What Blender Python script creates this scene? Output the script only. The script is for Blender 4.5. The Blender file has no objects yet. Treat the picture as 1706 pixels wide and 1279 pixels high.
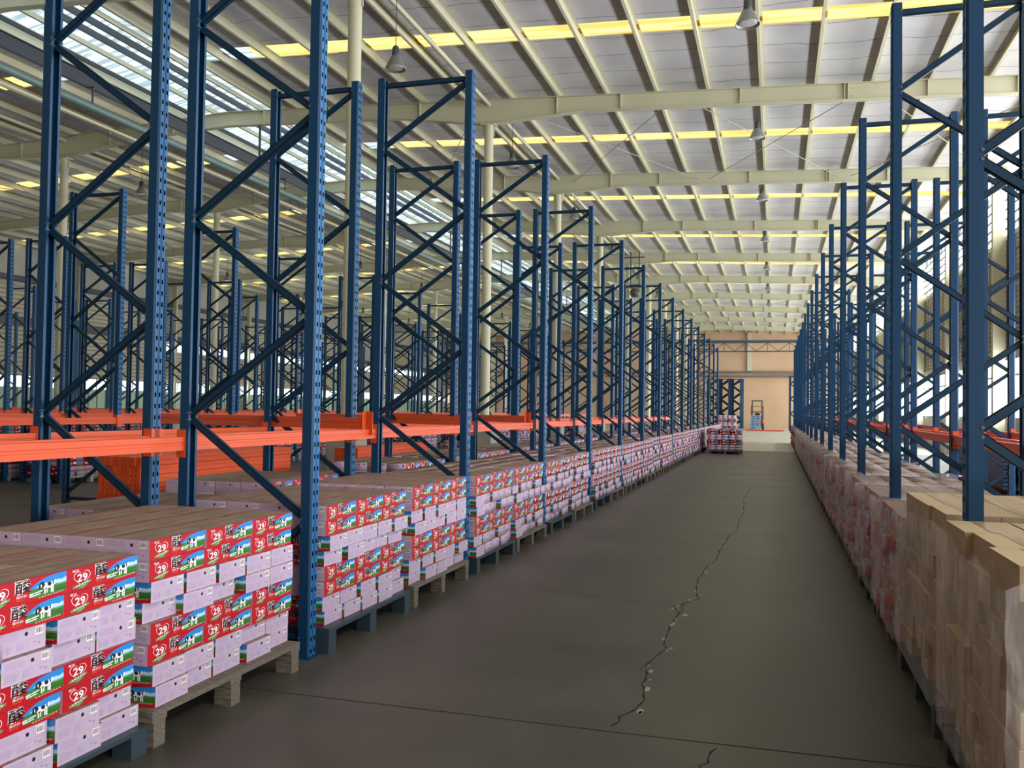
import bpy, bmesh, math, random
import numpy as np
from mathutils import Vector, Matrix

random.seed(7)
S = bpy.context.scene
COL = S.collection

# ------------------------------------------------------------------ camera
F_PX = 1493.49
YAW, PITCH, ROLL, CAM_H = 0.286488, 0.0277667, 0.0143994, 1.5523


def cam_ray(u, v):
    r2 = (u - 853.0) / F_PX
    u2 = -(v - 639.5) / F_PX
    cr, sr = math.cos(ROLL), math.sin(ROLL)
    rt = r2 * cr - u2 * sr
    up = r2 * sr + u2 * cr
    cp, sp = math.cos(PITCH), math.sin(PITCH)
    fw = cp - up * sp
    z = sp + up * cp
    cy, sy = math.cos(YAW), math.sin(YAW)
    return Vector((cy * rt - sy * fw, sy * rt + cy * fw, z))


fwd = cam_ray(853, 639.5).normalized()
right = (cam_ray(953, 639.5) - cam_ray(853, 639.5)).normalized()
up = right.cross(fwd).normalized()
cd = bpy.data.cameras.new('camera')
cd.sensor_fit = 'HORIZONTAL'
cd.sensor_width = 36.0
cd.lens = F_PX / 1706.0 * 36.0
cd.clip_start, cd.clip_end = 0.05, 400
cam = bpy.data.objects.new('camera', cd)
COL.objects.link(cam)
M = Matrix((right, up, -fwd)).transposed().to_4x4()
M.translation = Vector((0, 0, CAM_H))
cam.matrix_world = M
S.camera = cam

# ------------------------------------------------------------------ world and exposure
w = bpy.data.worlds.new('sky')
S.world = w
w.use_nodes = True
bgn = w.node_tree.nodes['Background']
bgn.inputs['Color'].default_value = (0.80, 0.90, 1.0, 1)
bgn.inputs['Strength'].default_value = 2.6
S.view_settings.view_transform = 'Standard'
S.view_settings.look = 'None'
S.view_settings.gamma = 1
S.view_settings.exposure = 0.18
S.cycles.use_denoising = True
S.cycles.max_bounces = 7
S.cycles.diffuse_bounces = 4
S.cycles.caustics_reflective = False
S.cycles.caustics_refractive = False

# building extents
XR, XL, Y0, Y1 = 6.9, -36.0, -9.0, 95.3
RIDGE = -15.6


def raf(x):        # underside of the rafters
    return 9.80 - 0.0393 * (x - RIDGE) if x >= RIDGE else 9.80 + 0.050 * (x - RIDGE)


def sheet(x):      # underside of the roof lining
    return raf(x) + 0.62


def area(name, loc, size, rot, power, color=(1, 1, 1)):
    d = bpy.data.lights.new(name, 'AREA')
    d.shape = 'RECTANGLE'
    d.size, d.size_y = size
    d.energy = power
    d.color = color
    o = bpy.data.objects.new(name, d)
    o.location = loc
    o.rotation_euler = rot
    COL.objects.link(o)
    return o


# daylight entering through the openings of the right wall, the left wall and the ridge glazing
R90 = math.pi / 2
area('daylight_right_windows', (XR + 0.22, 42, 2.4), (106, 1.9), (R90, 0, R90), 9000, (0.93, 0.97, 1.0))
area('daylight_right_clerestory', (XR + 0.22, 42, 8.0), (106, 1.3), (R90, 0, R90), 6500, (1.0, 1.0, 1.0))
area('daylight_left_windows', (XL - 0.22, 42, 2.57), (106, 0.54), (R90, 0, -R90), 2200, (0.93, 1.0, 0.95))
area('daylight_left_slot', (XL - 0.22, 67, 5.02), (44, 0.44), (R90, 0, -R90), 500, (0.95, 1.0, 1.0))


# ------------------------------------------------------------------ materials
def mat(name, col, rough=0.6, metal=0.0, noise=None, bump=None, coat=0, spec=0.5):
    m = bpy.data.materials.new(name)
    m.use_nodes = True
    nt = m.node_tree
    b = nt.nodes['Principled BSDF']
    b.inputs['Base Color'].default_value = (*col, 1)
    b.inputs['Roughness'].default_value = rough
    b.inputs['Metallic'].default_value = metal
    b.inputs['Specular IOR Level'].default_value = spec
    if noise:
        sc, col2, stretch = noise
        tc = nt.nodes.new('ShaderNodeTexCoord')
        mp = nt.nodes.new('ShaderNodeMapping')
        mp.inputs['Scale'].default_value = stretch
        nz = nt.nodes.new('ShaderNodeTexNoise')
        nz.inputs['Scale'].default_value = sc
        nz.inputs['Detail'].default_value = 5
        cr = nt.nodes.new('ShaderNodeValToRGB')
        cr.color_ramp.elements[0].position = 0.38
        cr.color_ramp.elements[0].color = (*col, 1)
        cr.color_ramp.elements[1].position = 0.64
        cr.color_ramp.elements[1].color = (*col2, 1)
        nt.links.new(tc.outputs['Object'], mp.inputs['Vector'])
        nt.links.new(mp.outputs['Vector'], nz.inputs['Vector'])
        nt.links.new(nz.outputs['Fac'], cr.inputs['Fac'])
        nt.links.new(cr.outputs['Color'], b.inputs['Base Color'])
        if bump:
            bp = nt.nodes.new('ShaderNodeBump')
            bp.inputs['Strength'].default_value = bump
            bp.inputs['Distance'].default_value = 0.01
            nt.links.new(nz.outputs['Fac'], bp.inputs['Height'])
            nt.links.new(bp.outputs['Normal'], b.inputs['Normal'])
    return m


def nd(nt, t, **kw):
    n = nt.nodes.new(t)
    for k, v in kw.items():
        setattr(n, k, v)
    return n


def math_node(nt, op, a, b=None, c=None):
    n = nt.nodes.new('ShaderNodeMath')
    n.operation = op
    for i, x in enumerate((a, b, c)):
        if x is None:
            continue
        if isinstance(x, (int, float)):
            n.inputs[i].default_value = x
        else:
            nt.links.new(x, n.inputs[i])
    return n.outputs[0]


BLUE = (0.004, 0.042, 0.105)
M_BLUE = mat('blue_steel_shaded', BLUE, 0.38, 0.0, spec=0.28)  # post sides darker than the face, their shade is in the colour
M_BRACE = mat('blue_steel_brace', (0.003, 0.028, 0.062), 0.45, spec=0.25)
M_PERF = mat('perforated_blue_steel_lit', (0.016, 0.115, 0.28), 0.42, 0.0, spec=0.25)  # same steel as the sides, brighter blue paints the light on this face
nt = M_PERF.node_tree
tc = nd(nt, 'ShaderNodeTexCoord')
sx = nd(nt, 'ShaderNodeSeparateXYZ')
nt.links.new(tc.outputs['Object'], sx.inputs[0])
ya = math_node(nt, 'ABSOLUTE', sx.outputs['Y'])
dy = math_node(nt, 'ABSOLUTE', math_node(nt, 'SUBTRACT', ya, 0.021))
# slots lean inwards towards their lower end
zz = math_node(nt, 'SUBTRACT', math_node(nt, 'FRACT', math_node(nt, 'DIVIDE', sx.outputs['Z'], 0.075)), 0.5)
dz = math_node(nt, 'ABSOLUTE', zz)
ina = math_node(nt, 'LESS_THAN', dy, 0.0078)
inb = math_node(nt, 'LESS_THAN', dz, 0.19)
slot = math_node(nt, 'MULTIPLY', ina, inb)
mx = nd(nt, 'ShaderNodeMix', data_type='RGBA')
mx.inputs[6].default_value = (0.016, 0.115, 0.28, 1)
mx.inputs[7].default_value = (0.001, 0.002, 0.004, 1)
nt.links.new(slot, mx.inputs[0])
nt.links.new(mx.outputs[2], nt.nodes['Principled BSDF'].inputs['Base Color'])
nt.links.new(math_node(nt, 'MULTIPLY', math_node(nt, 'SUBTRACT', 1.0, slot), 0.25), nt.nodes['Principled BSDF'].inputs['Specular IOR Level'])

M_BOLT = mat('zinc_bolt', (0.12, 0.14, 0.17), 0.35, 0.6)
M_ORANGE = mat('orange_steel', (0.62, 0.080, 0.020), 0.40, spec=0.35)
M_ORANGE_SHADE = mat('beam_end_shade', (0.03, 0.008, 0.004), 0.8)  # closed end caps, shade of the hollow section painted near black
M_LABEL = mat('white_lettering', (0.85, 0.83, 0.78), 0.6)
M_CREAM = mat('cream_paint', (0.56, 0.54, 0.38), 0.55)
M_PURLIN = mat('purlin_paint', (0.62, 0.59, 0.42), 0.5)
M_DARKSTEEL = mat('dark_painted_steel', (0.05, 0.06, 0.075), 0.5)
M_PIPE = mat('green_grey_pipe', (0.16, 0.24, 0.22), 0.35)
M_ALU = mat('lamp_aluminium', (0.34, 0.35, 0.33), 0.4, 0.6)
M_LAMPDARK = mat('lamp_housing', (0.06, 0.065, 0.06), 0.5)
M_LAMPGLASS = mat('lamp_glass', (0.55, 0.57, 0.52), 0.15, 0.0)
M_WIRE = mat('thin_wire', (0.05, 0.05, 0.04), 0.6)
M_ROD = mat('tension_rod', (0.35, 0.34, 0.25), 0.5)

M_RED = mat('carton_red', (0.46, 0.005, 0.014), 0.38)
M_PINK = mat('carton_pink', (0.50, 0.385, 0.50), 0.55)
M_PINKLINE = mat('carton_print_lilac', (0.36, 0.24, 0.42), 0.6)
M_WHITE = mat('carton_white', (0.85, 0.82, 0.82), 0.5)
M_BLACK = mat('carton_black', (0.008, 0.007, 0.01), 0.5)
M_SKY = mat('printed_sky', (0.02, 0.23, 0.62), 0.4)
M_SKYL = mat('printed_cloud', (0.45, 0.66, 0.82), 0.4)
M_GREEN = mat('printed_meadow', (0.05, 0.19, 0.02), 0.4)
M_GREEND = mat('printed_meadow_dark', (0.02, 0.09, 0.015), 0.4)
M_LEAF = mat('printed_leaf', (0.10, 0.36, 0.12), 0.4)
M_ORTXT = mat('printed_orange', (0.75, 0.16, 0.02), 0.4)
M_KTOP = mat('carton_top', (0.17, 0.115, 0.088), 0.6, noise=(6, (0.27, 0.20, 0.15), (1, 9, 1)))
M_SIDEK = mat('carton_fold', (0.18, 0.10, 0.085), 0.6)
BOXM = [M_RED, M_PINK, M_PINKLINE, M_WHITE, M_BLACK, M_SKY, M_SKYL, M_GREEN, M_GREEND, M_LEAF, M_ORTXT, M_KTOP, M_SIDEK]
(RED, PINK, PLINE, WHITE, BLACK, SKY, SKYL, GREEN, GREEND, LEAF, ORTXT, KTOP, SIDEK) = range(13)
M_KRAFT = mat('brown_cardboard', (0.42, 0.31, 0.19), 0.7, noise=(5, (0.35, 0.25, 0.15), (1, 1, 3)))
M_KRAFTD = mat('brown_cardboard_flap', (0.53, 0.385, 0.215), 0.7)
M_TAPE = mat('brown_tape', (0.42, 0.27, 0.10), 0.3)
M_FILM = None

M_WOOD = mat('pallet_wood', (0.085, 0.070, 0.052), 0.8, noise=(12, (0.18, 0.15, 0.115), (1, 8, 8)), bump=0.3)
M_PLBLUE = mat('pallet_dark_blue', (0.025, 0.045, 0.06), 0.45)
M_PLGREY = mat('pallet_pale', (0.42, 0.43, 0.45), 0.6)
M_WALLTAN = mat('tan_wall', (0.56, 0.36, 0.22), 0.8, noise=(0.35, (0.62, 0.42, 0.27), (1, 1, 1)))
M_LEDGE = mat('ledge_grey', (0.15, 0.14, 0.12), 0.7)
M_FRAMEGREY = mat('window_frame_grey', (0.20, 0.22, 0.20), 0.5)
M_PLINTH = mat('plinth_concrete', (0.40, 0.38, 0.33), 0.8)
M_LOWWALL = mat('low_wall_plaster', (0.42, 0.42, 0.38), 0.8)
M_GREENW = mat('green_window_panel', (0.42, 0.60, 0.46), 0.7)  # stands in for lit window panels, their light is in the green


def ribbed(name, c1, c2, axis, pitch, duty=0.2):
    m = mat(name, c1, 0.6)
    nt = m.node_tree
    tc = nd(nt, 'ShaderNodeTexCoord')
    sx = nd(nt, 'ShaderNodeSeparateXYZ')
    nt.links.new(tc.outputs['Object'], sx.inputs[0])
    f = math_node(nt, 'FRACT', math_node(nt, 'DIVIDE', sx.outputs[axis], pitch))
    t = math_node(nt, 'LESS_THAN', f, duty)
    mx = nd(nt, 'ShaderNodeMix', data_type='RGBA')
    mx.inputs[6].default_value = (*c1, 1)
    mx.inputs[7].default_value = (*c2, 1)
    nt.links.new(t, mx.inputs[0])
    nt.links.new(mx.outputs[2], nt.nodes['Principled BSDF'].inputs['Base Color'])
    bp = nd(nt, 'ShaderNodeBump')
    bp.inputs['Strength'].default_value = 0.6
    bp.inputs['Distance'].default_value = 0.03
    nt.links.new(f, bp.inputs['Height'])
    nt.links.new(bp.outputs['Normal'], nt.nodes['Principled BSDF'].inputs['Normal'])
    return m


M_CLAD = ribbed('beige_ribbed_cladding', (0.46, 0.42, 0.31), (0.22, 0.19, 0.14), 'Z', 0.22, 0.25)
M_CLADG = ribbed('brown_louvre_cladding', (0.50, 0.44, 0.32), (0.22, 0.19, 0.14), 'Z', 0.16, 0.3)

# ceiling lining: grey quilt with thin support wires and sagging seams
M_CEIL = mat('silver_grey_lining', (0.6, 0.58, 0.58), 0.6)
nt = M_CEIL.node_tree
tc = nd(nt, 'ShaderNodeTexCoord')
sx = nd(nt, 'ShaderNodeSeparateXYZ')
nt.links.new(tc.outputs['Object'], sx.inputs[0])
nz = nd(nt, 'ShaderNodeTexNoise')
nz.inputs['Scale'].default_value = 0.7
nz.inputs['Detail'].default_value = 3
nt.links.new(tc.outputs['Object'], nz.inputs['Vector'])
yy = math_node(nt, 'ADD', sx.outputs['Y'], math_node(nt, 'MULTIPLY', nz.outputs['Fac'], 0.5))
fr = math_node(nt, 'FRACT', math_node(nt, 'DIVIDE', yy, 1.05))
line = math_node(nt, 'LESS_THAN', fr, 0.022)
rp = nd(nt, 'ShaderNodeValToRGB')
rp.color_ramp.elements[0].position = 0.3
rp.color_ramp.elements[0].color = (0.56, 0.545, 0.55, 1)
rp.color_ramp.elements[1].position = 0.7
rp.color_ramp.elements[1].color = (0.70, 0.685, 0.68, 1)
nt.links.new(nz.outputs['Fac'], rp.inputs['Fac'])
mx = nd(nt, 'ShaderNodeMix', data_type='RGBA')
mx.inputs[7].default_value = (0.16, 0.14, 0.14, 1)
nt.links.new(rp.outputs['Color'], mx.inputs[6])
nt.links.new(line, mx.inputs[0])
nt.links.new(mx.outputs[2], nt.nodes['Principled BSDF'].inputs['Base Color'])


def translucent(name, c1, c2, axis, pitch, mixd=0.3):
    m = bpy.data.materials.new(name)
    m.use_nodes = True
    nt = m.node_tree
    nt.nodes.remove(nt.nodes['Principled BSDF'])
    out = nt.nodes['Material Output']
    tc = nd(nt, 'ShaderNodeTexCoord')
    nz = nd(nt, 'ShaderNodeTexNoise')
    mp = nd(nt, 'ShaderNodeMapping')
    s = [0.4, 0.4, 0.4]
    s['XYZ'.index(axis)] = pitch
    mp.inputs['Scale'].default_value = s
    nz.inputs['Scale'].default_value = 1.0
    nz.inputs['Detail'].default_value = 2
    rp = nd(nt, 'ShaderNodeValToRGB')
    rp.color_ramp.elements[0].position = 0.40
    rp.color_ramp.elements[0].color = (*c1, 1)
    rp.color_ramp.elements[1].position = 0.58
    rp.color_ramp.elements[1].color = (*c2, 1)
    nt.links.new(tc.outputs['Object'], mp.inputs['Vector'])
    nt.links.new(mp.outputs['Vector'], nz.inputs['Vector'])
    nt.links.new(nz.outputs['Fac'], rp.inputs['Fac'])
    tr = nd(nt, 'ShaderNodeBsdfTranslucent')
    df = nd(nt, 'ShaderNodeBsdfDiffuse')
    ms = nd(nt, 'ShaderNodeMixShader')
    ms.inputs[0].default_value = mixd
    nt.links.new(rp.outputs['Color'], tr.inputs['Color'])
    nt.links.new(rp.outputs['Color'], df.inputs['Color'])
    nt.links.new(tr.outputs[0], ms.inputs[1])
    nt.links.new(df.outputs[0], ms.inputs[2])
    nt.links.new(ms.outputs[0], out.inputs['Surface'])
    return m


M_YEL = translucent('yellow_skylight_sheet', (0.60, 0.38, 0.09), (0.74, 0.56, 0.20), 'Y', 6.0, 0.15)
M_WHT = translucent('white_skylight_sheet', (0.26, 0.30, 0.30), (0.56, 0.61, 0.59), 'Y', 9.0, 0.15)
M_GLASSW = translucent('milky_window_pane', (0.80, 0.92, 0.96), (0.98, 1.0, 1.0), 'Y', 1.0, 0.05)


def floor_mat():
    m = mat('concrete_floor', (0.09, 0.08, 0.07), 0.5)
    nt = m.node_tree
    b = nt.nodes['Principled BSDF']
    tc = nd(nt, 'ShaderNodeTexCoord')
    n1 = nd(nt, 'ShaderNodeTexNoise')
    n1.inputs['Scale'].default_value = 0.8
    n1.inputs['Detail'].default_value = 8
    n1.inputs['Roughness'].default_value = 0.65
    nt.links.new(tc.outputs['Object'], n1.inputs['Vector'])
    r1 = nd(nt, 'ShaderNodeValToRGB')
    r1.color_ramp.elements[0].position = 0.30
    r1.color_ramp.elements[0].color = (0.034, 0.030, 0.024, 1)
    r1.color_ramp.elements[1].position = 0.72
    r1.color_ramp.elements[1].color = (0.098, 0.088, 0.068, 1)
    nt.links.new(n1.outputs['Fac'], r1.inputs['Fac'])
    n2 = nd(nt, 'ShaderNodeTexNoise')
    n2.inputs['Scale'].default_value = 2.6
    n2.inputs['Detail'].default_value = 10
    n2.inputs['Roughness'].default_value = 0.72
    nt.links.new(tc.outputs['Object'], n2.inputs['Vector'])
    r2 = nd(nt, 'ShaderNodeValToRGB')
    r2.color_ramp.elements[0].position = 0.66
    r2.color_ramp.elements[0].color = (0, 0, 0, 1)
    r2.color_ramp.elements[1].position = 0.80
    r2.color_ramp.elements[1].color = (1, 1, 1, 1)
    nt.links.new(n2.outputs['Fac'], r2.inputs['Fac'])
    mx = nd(nt, 'ShaderNodeMix', data_type='RGBA')
    mx.inputs[7].default_value = (0.24, 0.22, 0.18, 1)
    nt.links.new(r1.outputs['Color'], mx.inputs[6])
    sc = math_node(nt, 'MULTIPLY', r2.outputs['Color'], 0.7)
    nt.links.new(sc, mx.inputs[0])
    nt.links.new(mx.outputs[2], b.inputs['Base Color'])
    rr = math_node(nt, 'ADD', math_node(nt, 'MULTIPLY', n1.outputs['Fac'], 0.35), 0.28)
    nt.links.new(rr, b.inputs['Roughness'])
    return m


M_FLOOR = floor_mat()
M_FLOORL = mat('pale_concrete_floor', (0.36, 0.34, 0.27), 0.45, noise=(0.9, (0.46, 0.44, 0.37), (1, 1, 1)))
M_CRACK = mat('floor_crack', (0.010, 0.009, 0.008), 0.9)
M_CRACKL = mat('chipped_concrete', (0.34, 0.32, 0.27), 0.9)


# ------------------------------------------------------------------ mesh building
class MB:
    def __init__(s):
        s.v, s.f, s.m = [], [], []

    def poly(s, pts, mi=0):
        n = len(s.v)
        s.v += [tuple(p) for p in pts]
        s.f.append(tuple(range(n, n + len(pts))))
        s.m.append(mi)

    def box(s, x0, x1, y0, y1, z0, z1, mi=0, mats=None):
        n = len(s.v)
        s.v += [(x0, y0, z0), (x1, y0, z0), (x1, y1, z0), (x0, y1, z0), (x0, y0, z1), (x1, y0, z1), (x1, y1, z1), (x0, y1, z1)]
        fs = [(0, 3, 2, 1), (4, 5, 6, 7), (0, 1, 5, 4), (2, 3, 7, 6), (1, 2, 6, 5), (3, 0, 4, 7)]  # -z +z -y +y +x -x
        for i, q in enumerate(fs):
            s.f.append(tuple(n + k for k in q))
            s.m.append(mats[i] if mats else mi)

    def hexa(s, c, mi=0):      # eight corners, bottom ring then top ring
        n = len(s.v)
        s.v += [tuple(p) for p in c]
        for q in [(0, 3, 2, 1), (4, 5, 6, 7), (0, 1, 5, 4), (2, 3, 7, 6), (1, 2, 6, 5), (3, 0, 4, 7)]:
            s.f.append(tuple(n + k for k in q))
            s.m.append(mi)

    def bar(s, a, b, wdt, hgt, mi=0, upv=(0, 0, 1)):
        a, b = Vector(a), Vector(b)
        d = (b - a).normalized()
        u = Vector(upv)
        r = d.cross(u)
        if r.length < 1e-5:
            r = d.cross(Vector((0, 1, 0)))
        r.normalize()
        u = r.cross(d).normalized()
        r *= wdt / 2
        u *= hgt / 2
        s.hexa([a - r - u, a + r - u, b + r - u, b - r - u, a - r + u, a + r + u, b + r + u, b - r + u], mi)

    def channel(s, a, b, wdt, hgt, t, mi=0, upv=(0, 1, 0)):   # C section, open on the -up side
        a, b = Vector(a), Vector(b)
        d = (b - a).normalized()
        r = d.cross(Vector(upv)).normalized()
        u = r.cross(d).normalized()
        s.bar(a + u * (hgt / 2 - t / 2), b + u * (hgt / 2 - t / 2), wdt, t, mi, u)
        for k in (-1, 1):
            o = r * (k * (wdt / 2 - t / 2))
            s.bar(a + o, b + o, t, hgt, mi, u)

    def tube(s, a, b, r0, r1=None, n=12, mi=0, cap=True):
        r1 = r0 if r1 is None else r1
        a, b = Vector(a), Vector(b)
        d = (b - a).normalized()
        x = d.orthogonal().normalized()
        y = d.cross(x)
        k = len(s.v)
        for c, r in ((a, r0), (b, r1)):
            for i in range(n):
                t = 2 * math.pi * i / n
                s.v.append(tuple(c + (x * math.cos(t) + y * math.sin(t)) * r))
        for i in range(n):
            j = (i + 1) % n
            s.f.append((k + i, k + j, k + n + j, k + n + i))
            s.m.append(mi)
        if cap:
            s.f.append(tuple(k + n - 1 - i for i in range(n)))
            s.m.append(mi)
            s.f.append(tuple(k + n + i for i in range(n)))
            s.m.append(mi)

    def lathe(s, prof, c=(0, 0, 0), n=20, mi=0):
        k = len(s.v)
        for (r, z) in prof:
            for i in range(n):
                t = 2 * math.pi * i / n
                s.v.append((c[0] + r * math.cos(t), c[1] + r * math.sin(t), c[2] + z))
        for q in range(len(prof) - 1):
            for i in range(n):
                j = (i + 1) % n
                s.f.append((k + q * n + i, k + q * n + j, k + (q + 1) * n + j, k + (q + 1) * n + i))
                s.m.append(mi)

    def mesh(s, name, mats, smooth=False):
        me = bpy.data.meshes.new(name)
        me.from_pydata(s.v, [], s.f)
        for m in mats:
            me.materials.append(m)
        me.polygons.foreach_set('material_index', s.m)
        if smooth:
            me.polygons.foreach_set('use_smooth', [True] * len(s.f))
        me.update()
        return me


def link(name, me, parent=None, loc=(0, 0, 0), rot=None):
    o = bpy.data.objects.new(name, me)
    o.location = loc
    if rot:
        o.rotation_euler = rot
    COL.objects.link(o)
    if parent is not None:
        o.parent = parent
    return o


def part(name, mb, mats, parent, smooth=False, label=None):
    o = link(name, mb.mesh(name, mats, smooth), parent)
    if label:
        o['label'] = label
    return o


def tag(o, label, cat=None, group=None, kind=None):
    o['label'] = label
    if cat:
        o['category'] = cat
    if group:
        o['group'] = group
    if kind:
        o['kind'] = kind
    return o


def struct(name, mb, mats, label, smooth=False, cat=None):
    o = link(name, mb.mesh(name, mats, smooth))
    tag(o, label, cat or name.split('_')[0], None, 'structure')
    return o


def thing(name, label, cat, loc=(0, 0, 0), rotz=0, group=None):
    o = link(name, None, None, loc, (0, 0, rotz))
    return tag(o, label, cat, group)


def dup(root, loc, rotz=None, label=None, group=None):
    r = root.copy()
    COL.objects.link(r)
    r.location = loc
    if rotz is not None:
        r.rotation_euler = (0, 0, rotz)
    if label:
        r['label'] = label
    if group:
        r['group'] = group
    for ch in root.children:
        c = ch.copy()
        COL.objects.link(c)
        c.parent = r
        for g in ch.children:
            d = g.copy()
            COL.objects.link(d)
            d.parent = c
    return r


ORD = ['', 'first', 'second', 'third', 'fourth', 'fifth', 'sixth', 'seventh', 'eighth', 'ninth', 'tenth', 'eleventh',
       'twelfth', 'thirteenth', 'fourteenth', 'fifteenth', 'sixteenth', 'seventeenth', 'eighteenth', 'nineteenth', 'twentieth']


def ordn(i):
    if i < len(ORD):
        return ORD[i]
    tens = {2: 'twenty', 3: 'thirty', 4: 'forty', 5: 'fifty'}
    tenth = {2: 'twentieth', 3: 'thirtieth', 4: 'fortieth', 5: 'fiftieth'}
    return tenth[i // 10] if i % 10 == 0 else tens[i // 10] + '-' + ORD[i % 10]


# ------------------------------------------------------------------ building shell
RAF_Y = [14.86 + 8.04 * k for k in range(-3, 11)]

mb = MB()
mb.box(XL, XR, Y0, 37.6, -0.15, 0)
fl = struct('floor', mb, [M_FLOOR], 'dark worn concrete floor of the warehouse with a jagged crack along the aisle', cat='floor')
mb = MB()
mb.box(XL, XR, 37.6, Y1, -0.15, 0)
struct('floor_far_slab', mb, [M_FLOORL], 'paler concrete floor slab at the far end of the aisle', cat='floor')

# saw-cut joints and the jagged crack
def strip(mb, pts, w0, w1, z, mi=0, jag=0):
    P = [Vector((p[0], p[1], z)) for p in pts]
    L, R = [], []
    for i, p in enumerate(P):
        d = (P[min(i + 1, len(P) - 1)] - P[max(i - 1, 0)]).normalized()
        n = Vector((-d.y, d.x, 0))
        wd = w0 if (i % 2 == 0) else w1
        L.append(p + n * wd / 2)
        R.append(p - n * wd / 2)
    for i in range(len(P) - 1):
        mb.poly([R[i], R[i + 1], L[i + 1], L[i]], mi)


CR = [(-0.76, 4.40), (-0.73, 4.61), (-0.67, 4.85), (-0.72, 5.16), (-0.73, 5.41), (-0.77, 5.47), (-0.68, 5.93), (-0.72, 6.11),
      (-0.73, 6.64), (-0.70, 7.02), (-0.78, 7.25), (-0.70, 7.40), (-0.61, 7.60), (-0.68, 8.20), (-0.67, 9.0), (-0.60, 9.58),
      (-0.58, 10.58), (-0.55, 11.64), (-0.48, 12.21), (-0.50, 13.52), (-0.46, 14.44), (-0.55, 16.5), (-0.48, 19.0)]
rnd = random.Random(3)


def jag(pts, n=4, a=0.014):
    out = []
    for p, q in zip(pts, pts[1:]):
        for k in range(n):
            t = k / n
            out.append((p[0] + (q[0] - p[0]) * t + rnd.uniform(-a, a), p[1] + (q[1] - p[1]) * t + rnd.uniform(-a, a)))
    out.append(pts[-1])
    return out


mb = MB()
strip(mb, jag(CR), 0.005, 0.014, 0.0012, 0)
strip(mb, jag([(-0.26, 4.30), (-0.30, 4.04), (-0.22, 3.4), (-0.30, 2.8)]), 0.006, 0.013, 0.0012, 0)
strip(mb, jag([(-2.0, 7.56), (-1.59, 7.45), (-1.08, 7.33), (-0.78, 7.24)]), 0.003, 0.007, 0.0012, 0)
strip(mb, jag([(-0.70, 7.45), (-0.75, 4.5)], 30, 0.02)[:6], 0.004, 0.008, 0.001, 0)
for k in range(26):
    i = rnd.randrange(4, 50)
    c = jag(CR, 3, 0.0)[min(i, 60)]
    cx, cy = c[0] + rnd.uniform(0.0, 0.05), c[1] + rnd.uniform(-0.1, 0.1)
    r = rnd.uniform(0.008, 0.028)
    mb.poly([(cx + r * math.cos(t) * rnd.uniform(.5, 1), cy + 2.2 * r * math.sin(t) * rnd.uniform(.5, 1), 0.0008)
             for t in [j * math.pi / 4 for j in range(8)]], 1)
part('floor_crack', mb, [M_CRACK, M_CRACKL], fl, label='jagged dark crack running along the aisle')
mb = MB()
for (yy0, wj) in ((4.36, 0.008), (10.75, 0.006), (17.0, 0.010), (23.2, 0.012), (29.4, 0.015), (-2, 0.01)):
    strip(mb, [(XL, yy0 + 0.02), (-20, yy0), (-3, yy0), (-0.7, yy0 - 0.02), (1.2, yy0), (XR, yy0)], wj, wj, 0.001, 0)
for xj in (-1.05 - 6, 3.9, -13, -19, -25):
    strip(mb, [(xj, Y0), (xj, 37)], 0.008, 0.008, 0.001, 0)
part('floor_joint', mb, [M_CRACK], fl, label='straight thin saw cut joints')

# ceiling lining with the yellow rooflight strips left open
STRIP = []
for a, b in zip(RAF_Y, RAF_Y[1:]):
    c = a + 4.42
    STRIP.append((c - 0.36, c + 0.36))
edges = [Y0] + [e for s in STRIP for e in s] + [Y1]
mb = MB()
XE0, XE1 = RIDGE + 1.55, RIDGE - 1.65
for i in range(0, len(edges), 2):
    ya_, yb_ = edges[i], edges[i + 1]
    for xa, xb in ((XE0, XR + 0.3), (XL - 0.3, XE1)):
        za, zb = sheet(xa), sheet(xb)
        mb.hexa([(xa, ya_, za), (xb, ya_, zb), (xb, yb_, zb), (xa, yb_, za),
                 (xa, ya_, za + .06), (xb, ya_, zb + .06), (xb, yb_, zb + .06), (xa, yb_, za + .06)])
struct('ceiling', mb, [M_CEIL], 'grey quilted roof lining held by thin wires between cream purlins')

n_win = 0
PX = [-0.38 + 1.29 * k for k in range(-10, 6)]          # purlins of the right slope
PXL = [RIDGE - 1.75 - 1.29 * k for k in range(0, 15)]   # purlins of the left slope
for i, (a, b) in enumerate(STRIP):
    if i > 11:
        break
    for side, (xa, xb) in enumerate(((XE0 + 0.02, XR), (XL, XE1 - 0.02))):
        n_win += 1
        mb = MB()
        nseg = 40
        for k in range(nseg):
            t0, t1 = k / nseg, (k + 1) / nseg
            x0, x1 = xa + (xb - xa) * t0, xa + (xb - xa) * t1
            for j in range(3):
                y0_, y1_ = a + (b - a) * j / 3, a + (b - a) * (j + 1) / 3
                zf = lambda x, y: sheet(x) + 0.02 - 0.05 * math.sin((y - a) / (b - a) * math.pi) * (1 + 0.3 * math.sin(x * 4.9))
                near_ridge = (x0 > RIDGE and x0 < RIDGE + 3.0) or (x0 < RIDGE and x0 > RIDGE - 3.6)
                mb.poly([(x0, y0_, zf(x0, y0_)), (x1, y0_, zf(x1, y0_)), (x1, y1_, zf(x1, y1_)), (x0, y1_, zf(x0, y1_))],
                        1 if near_ridge else 0)
        struct('window_%d' % n_win, mb, [M_YEL, M_WHT],
               'yellow translucent rooflight strip across the %s roof slope, %s bay from the near end' % (('right', 'left')[side], ordn(i + 1)), cat='skylight')

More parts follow.
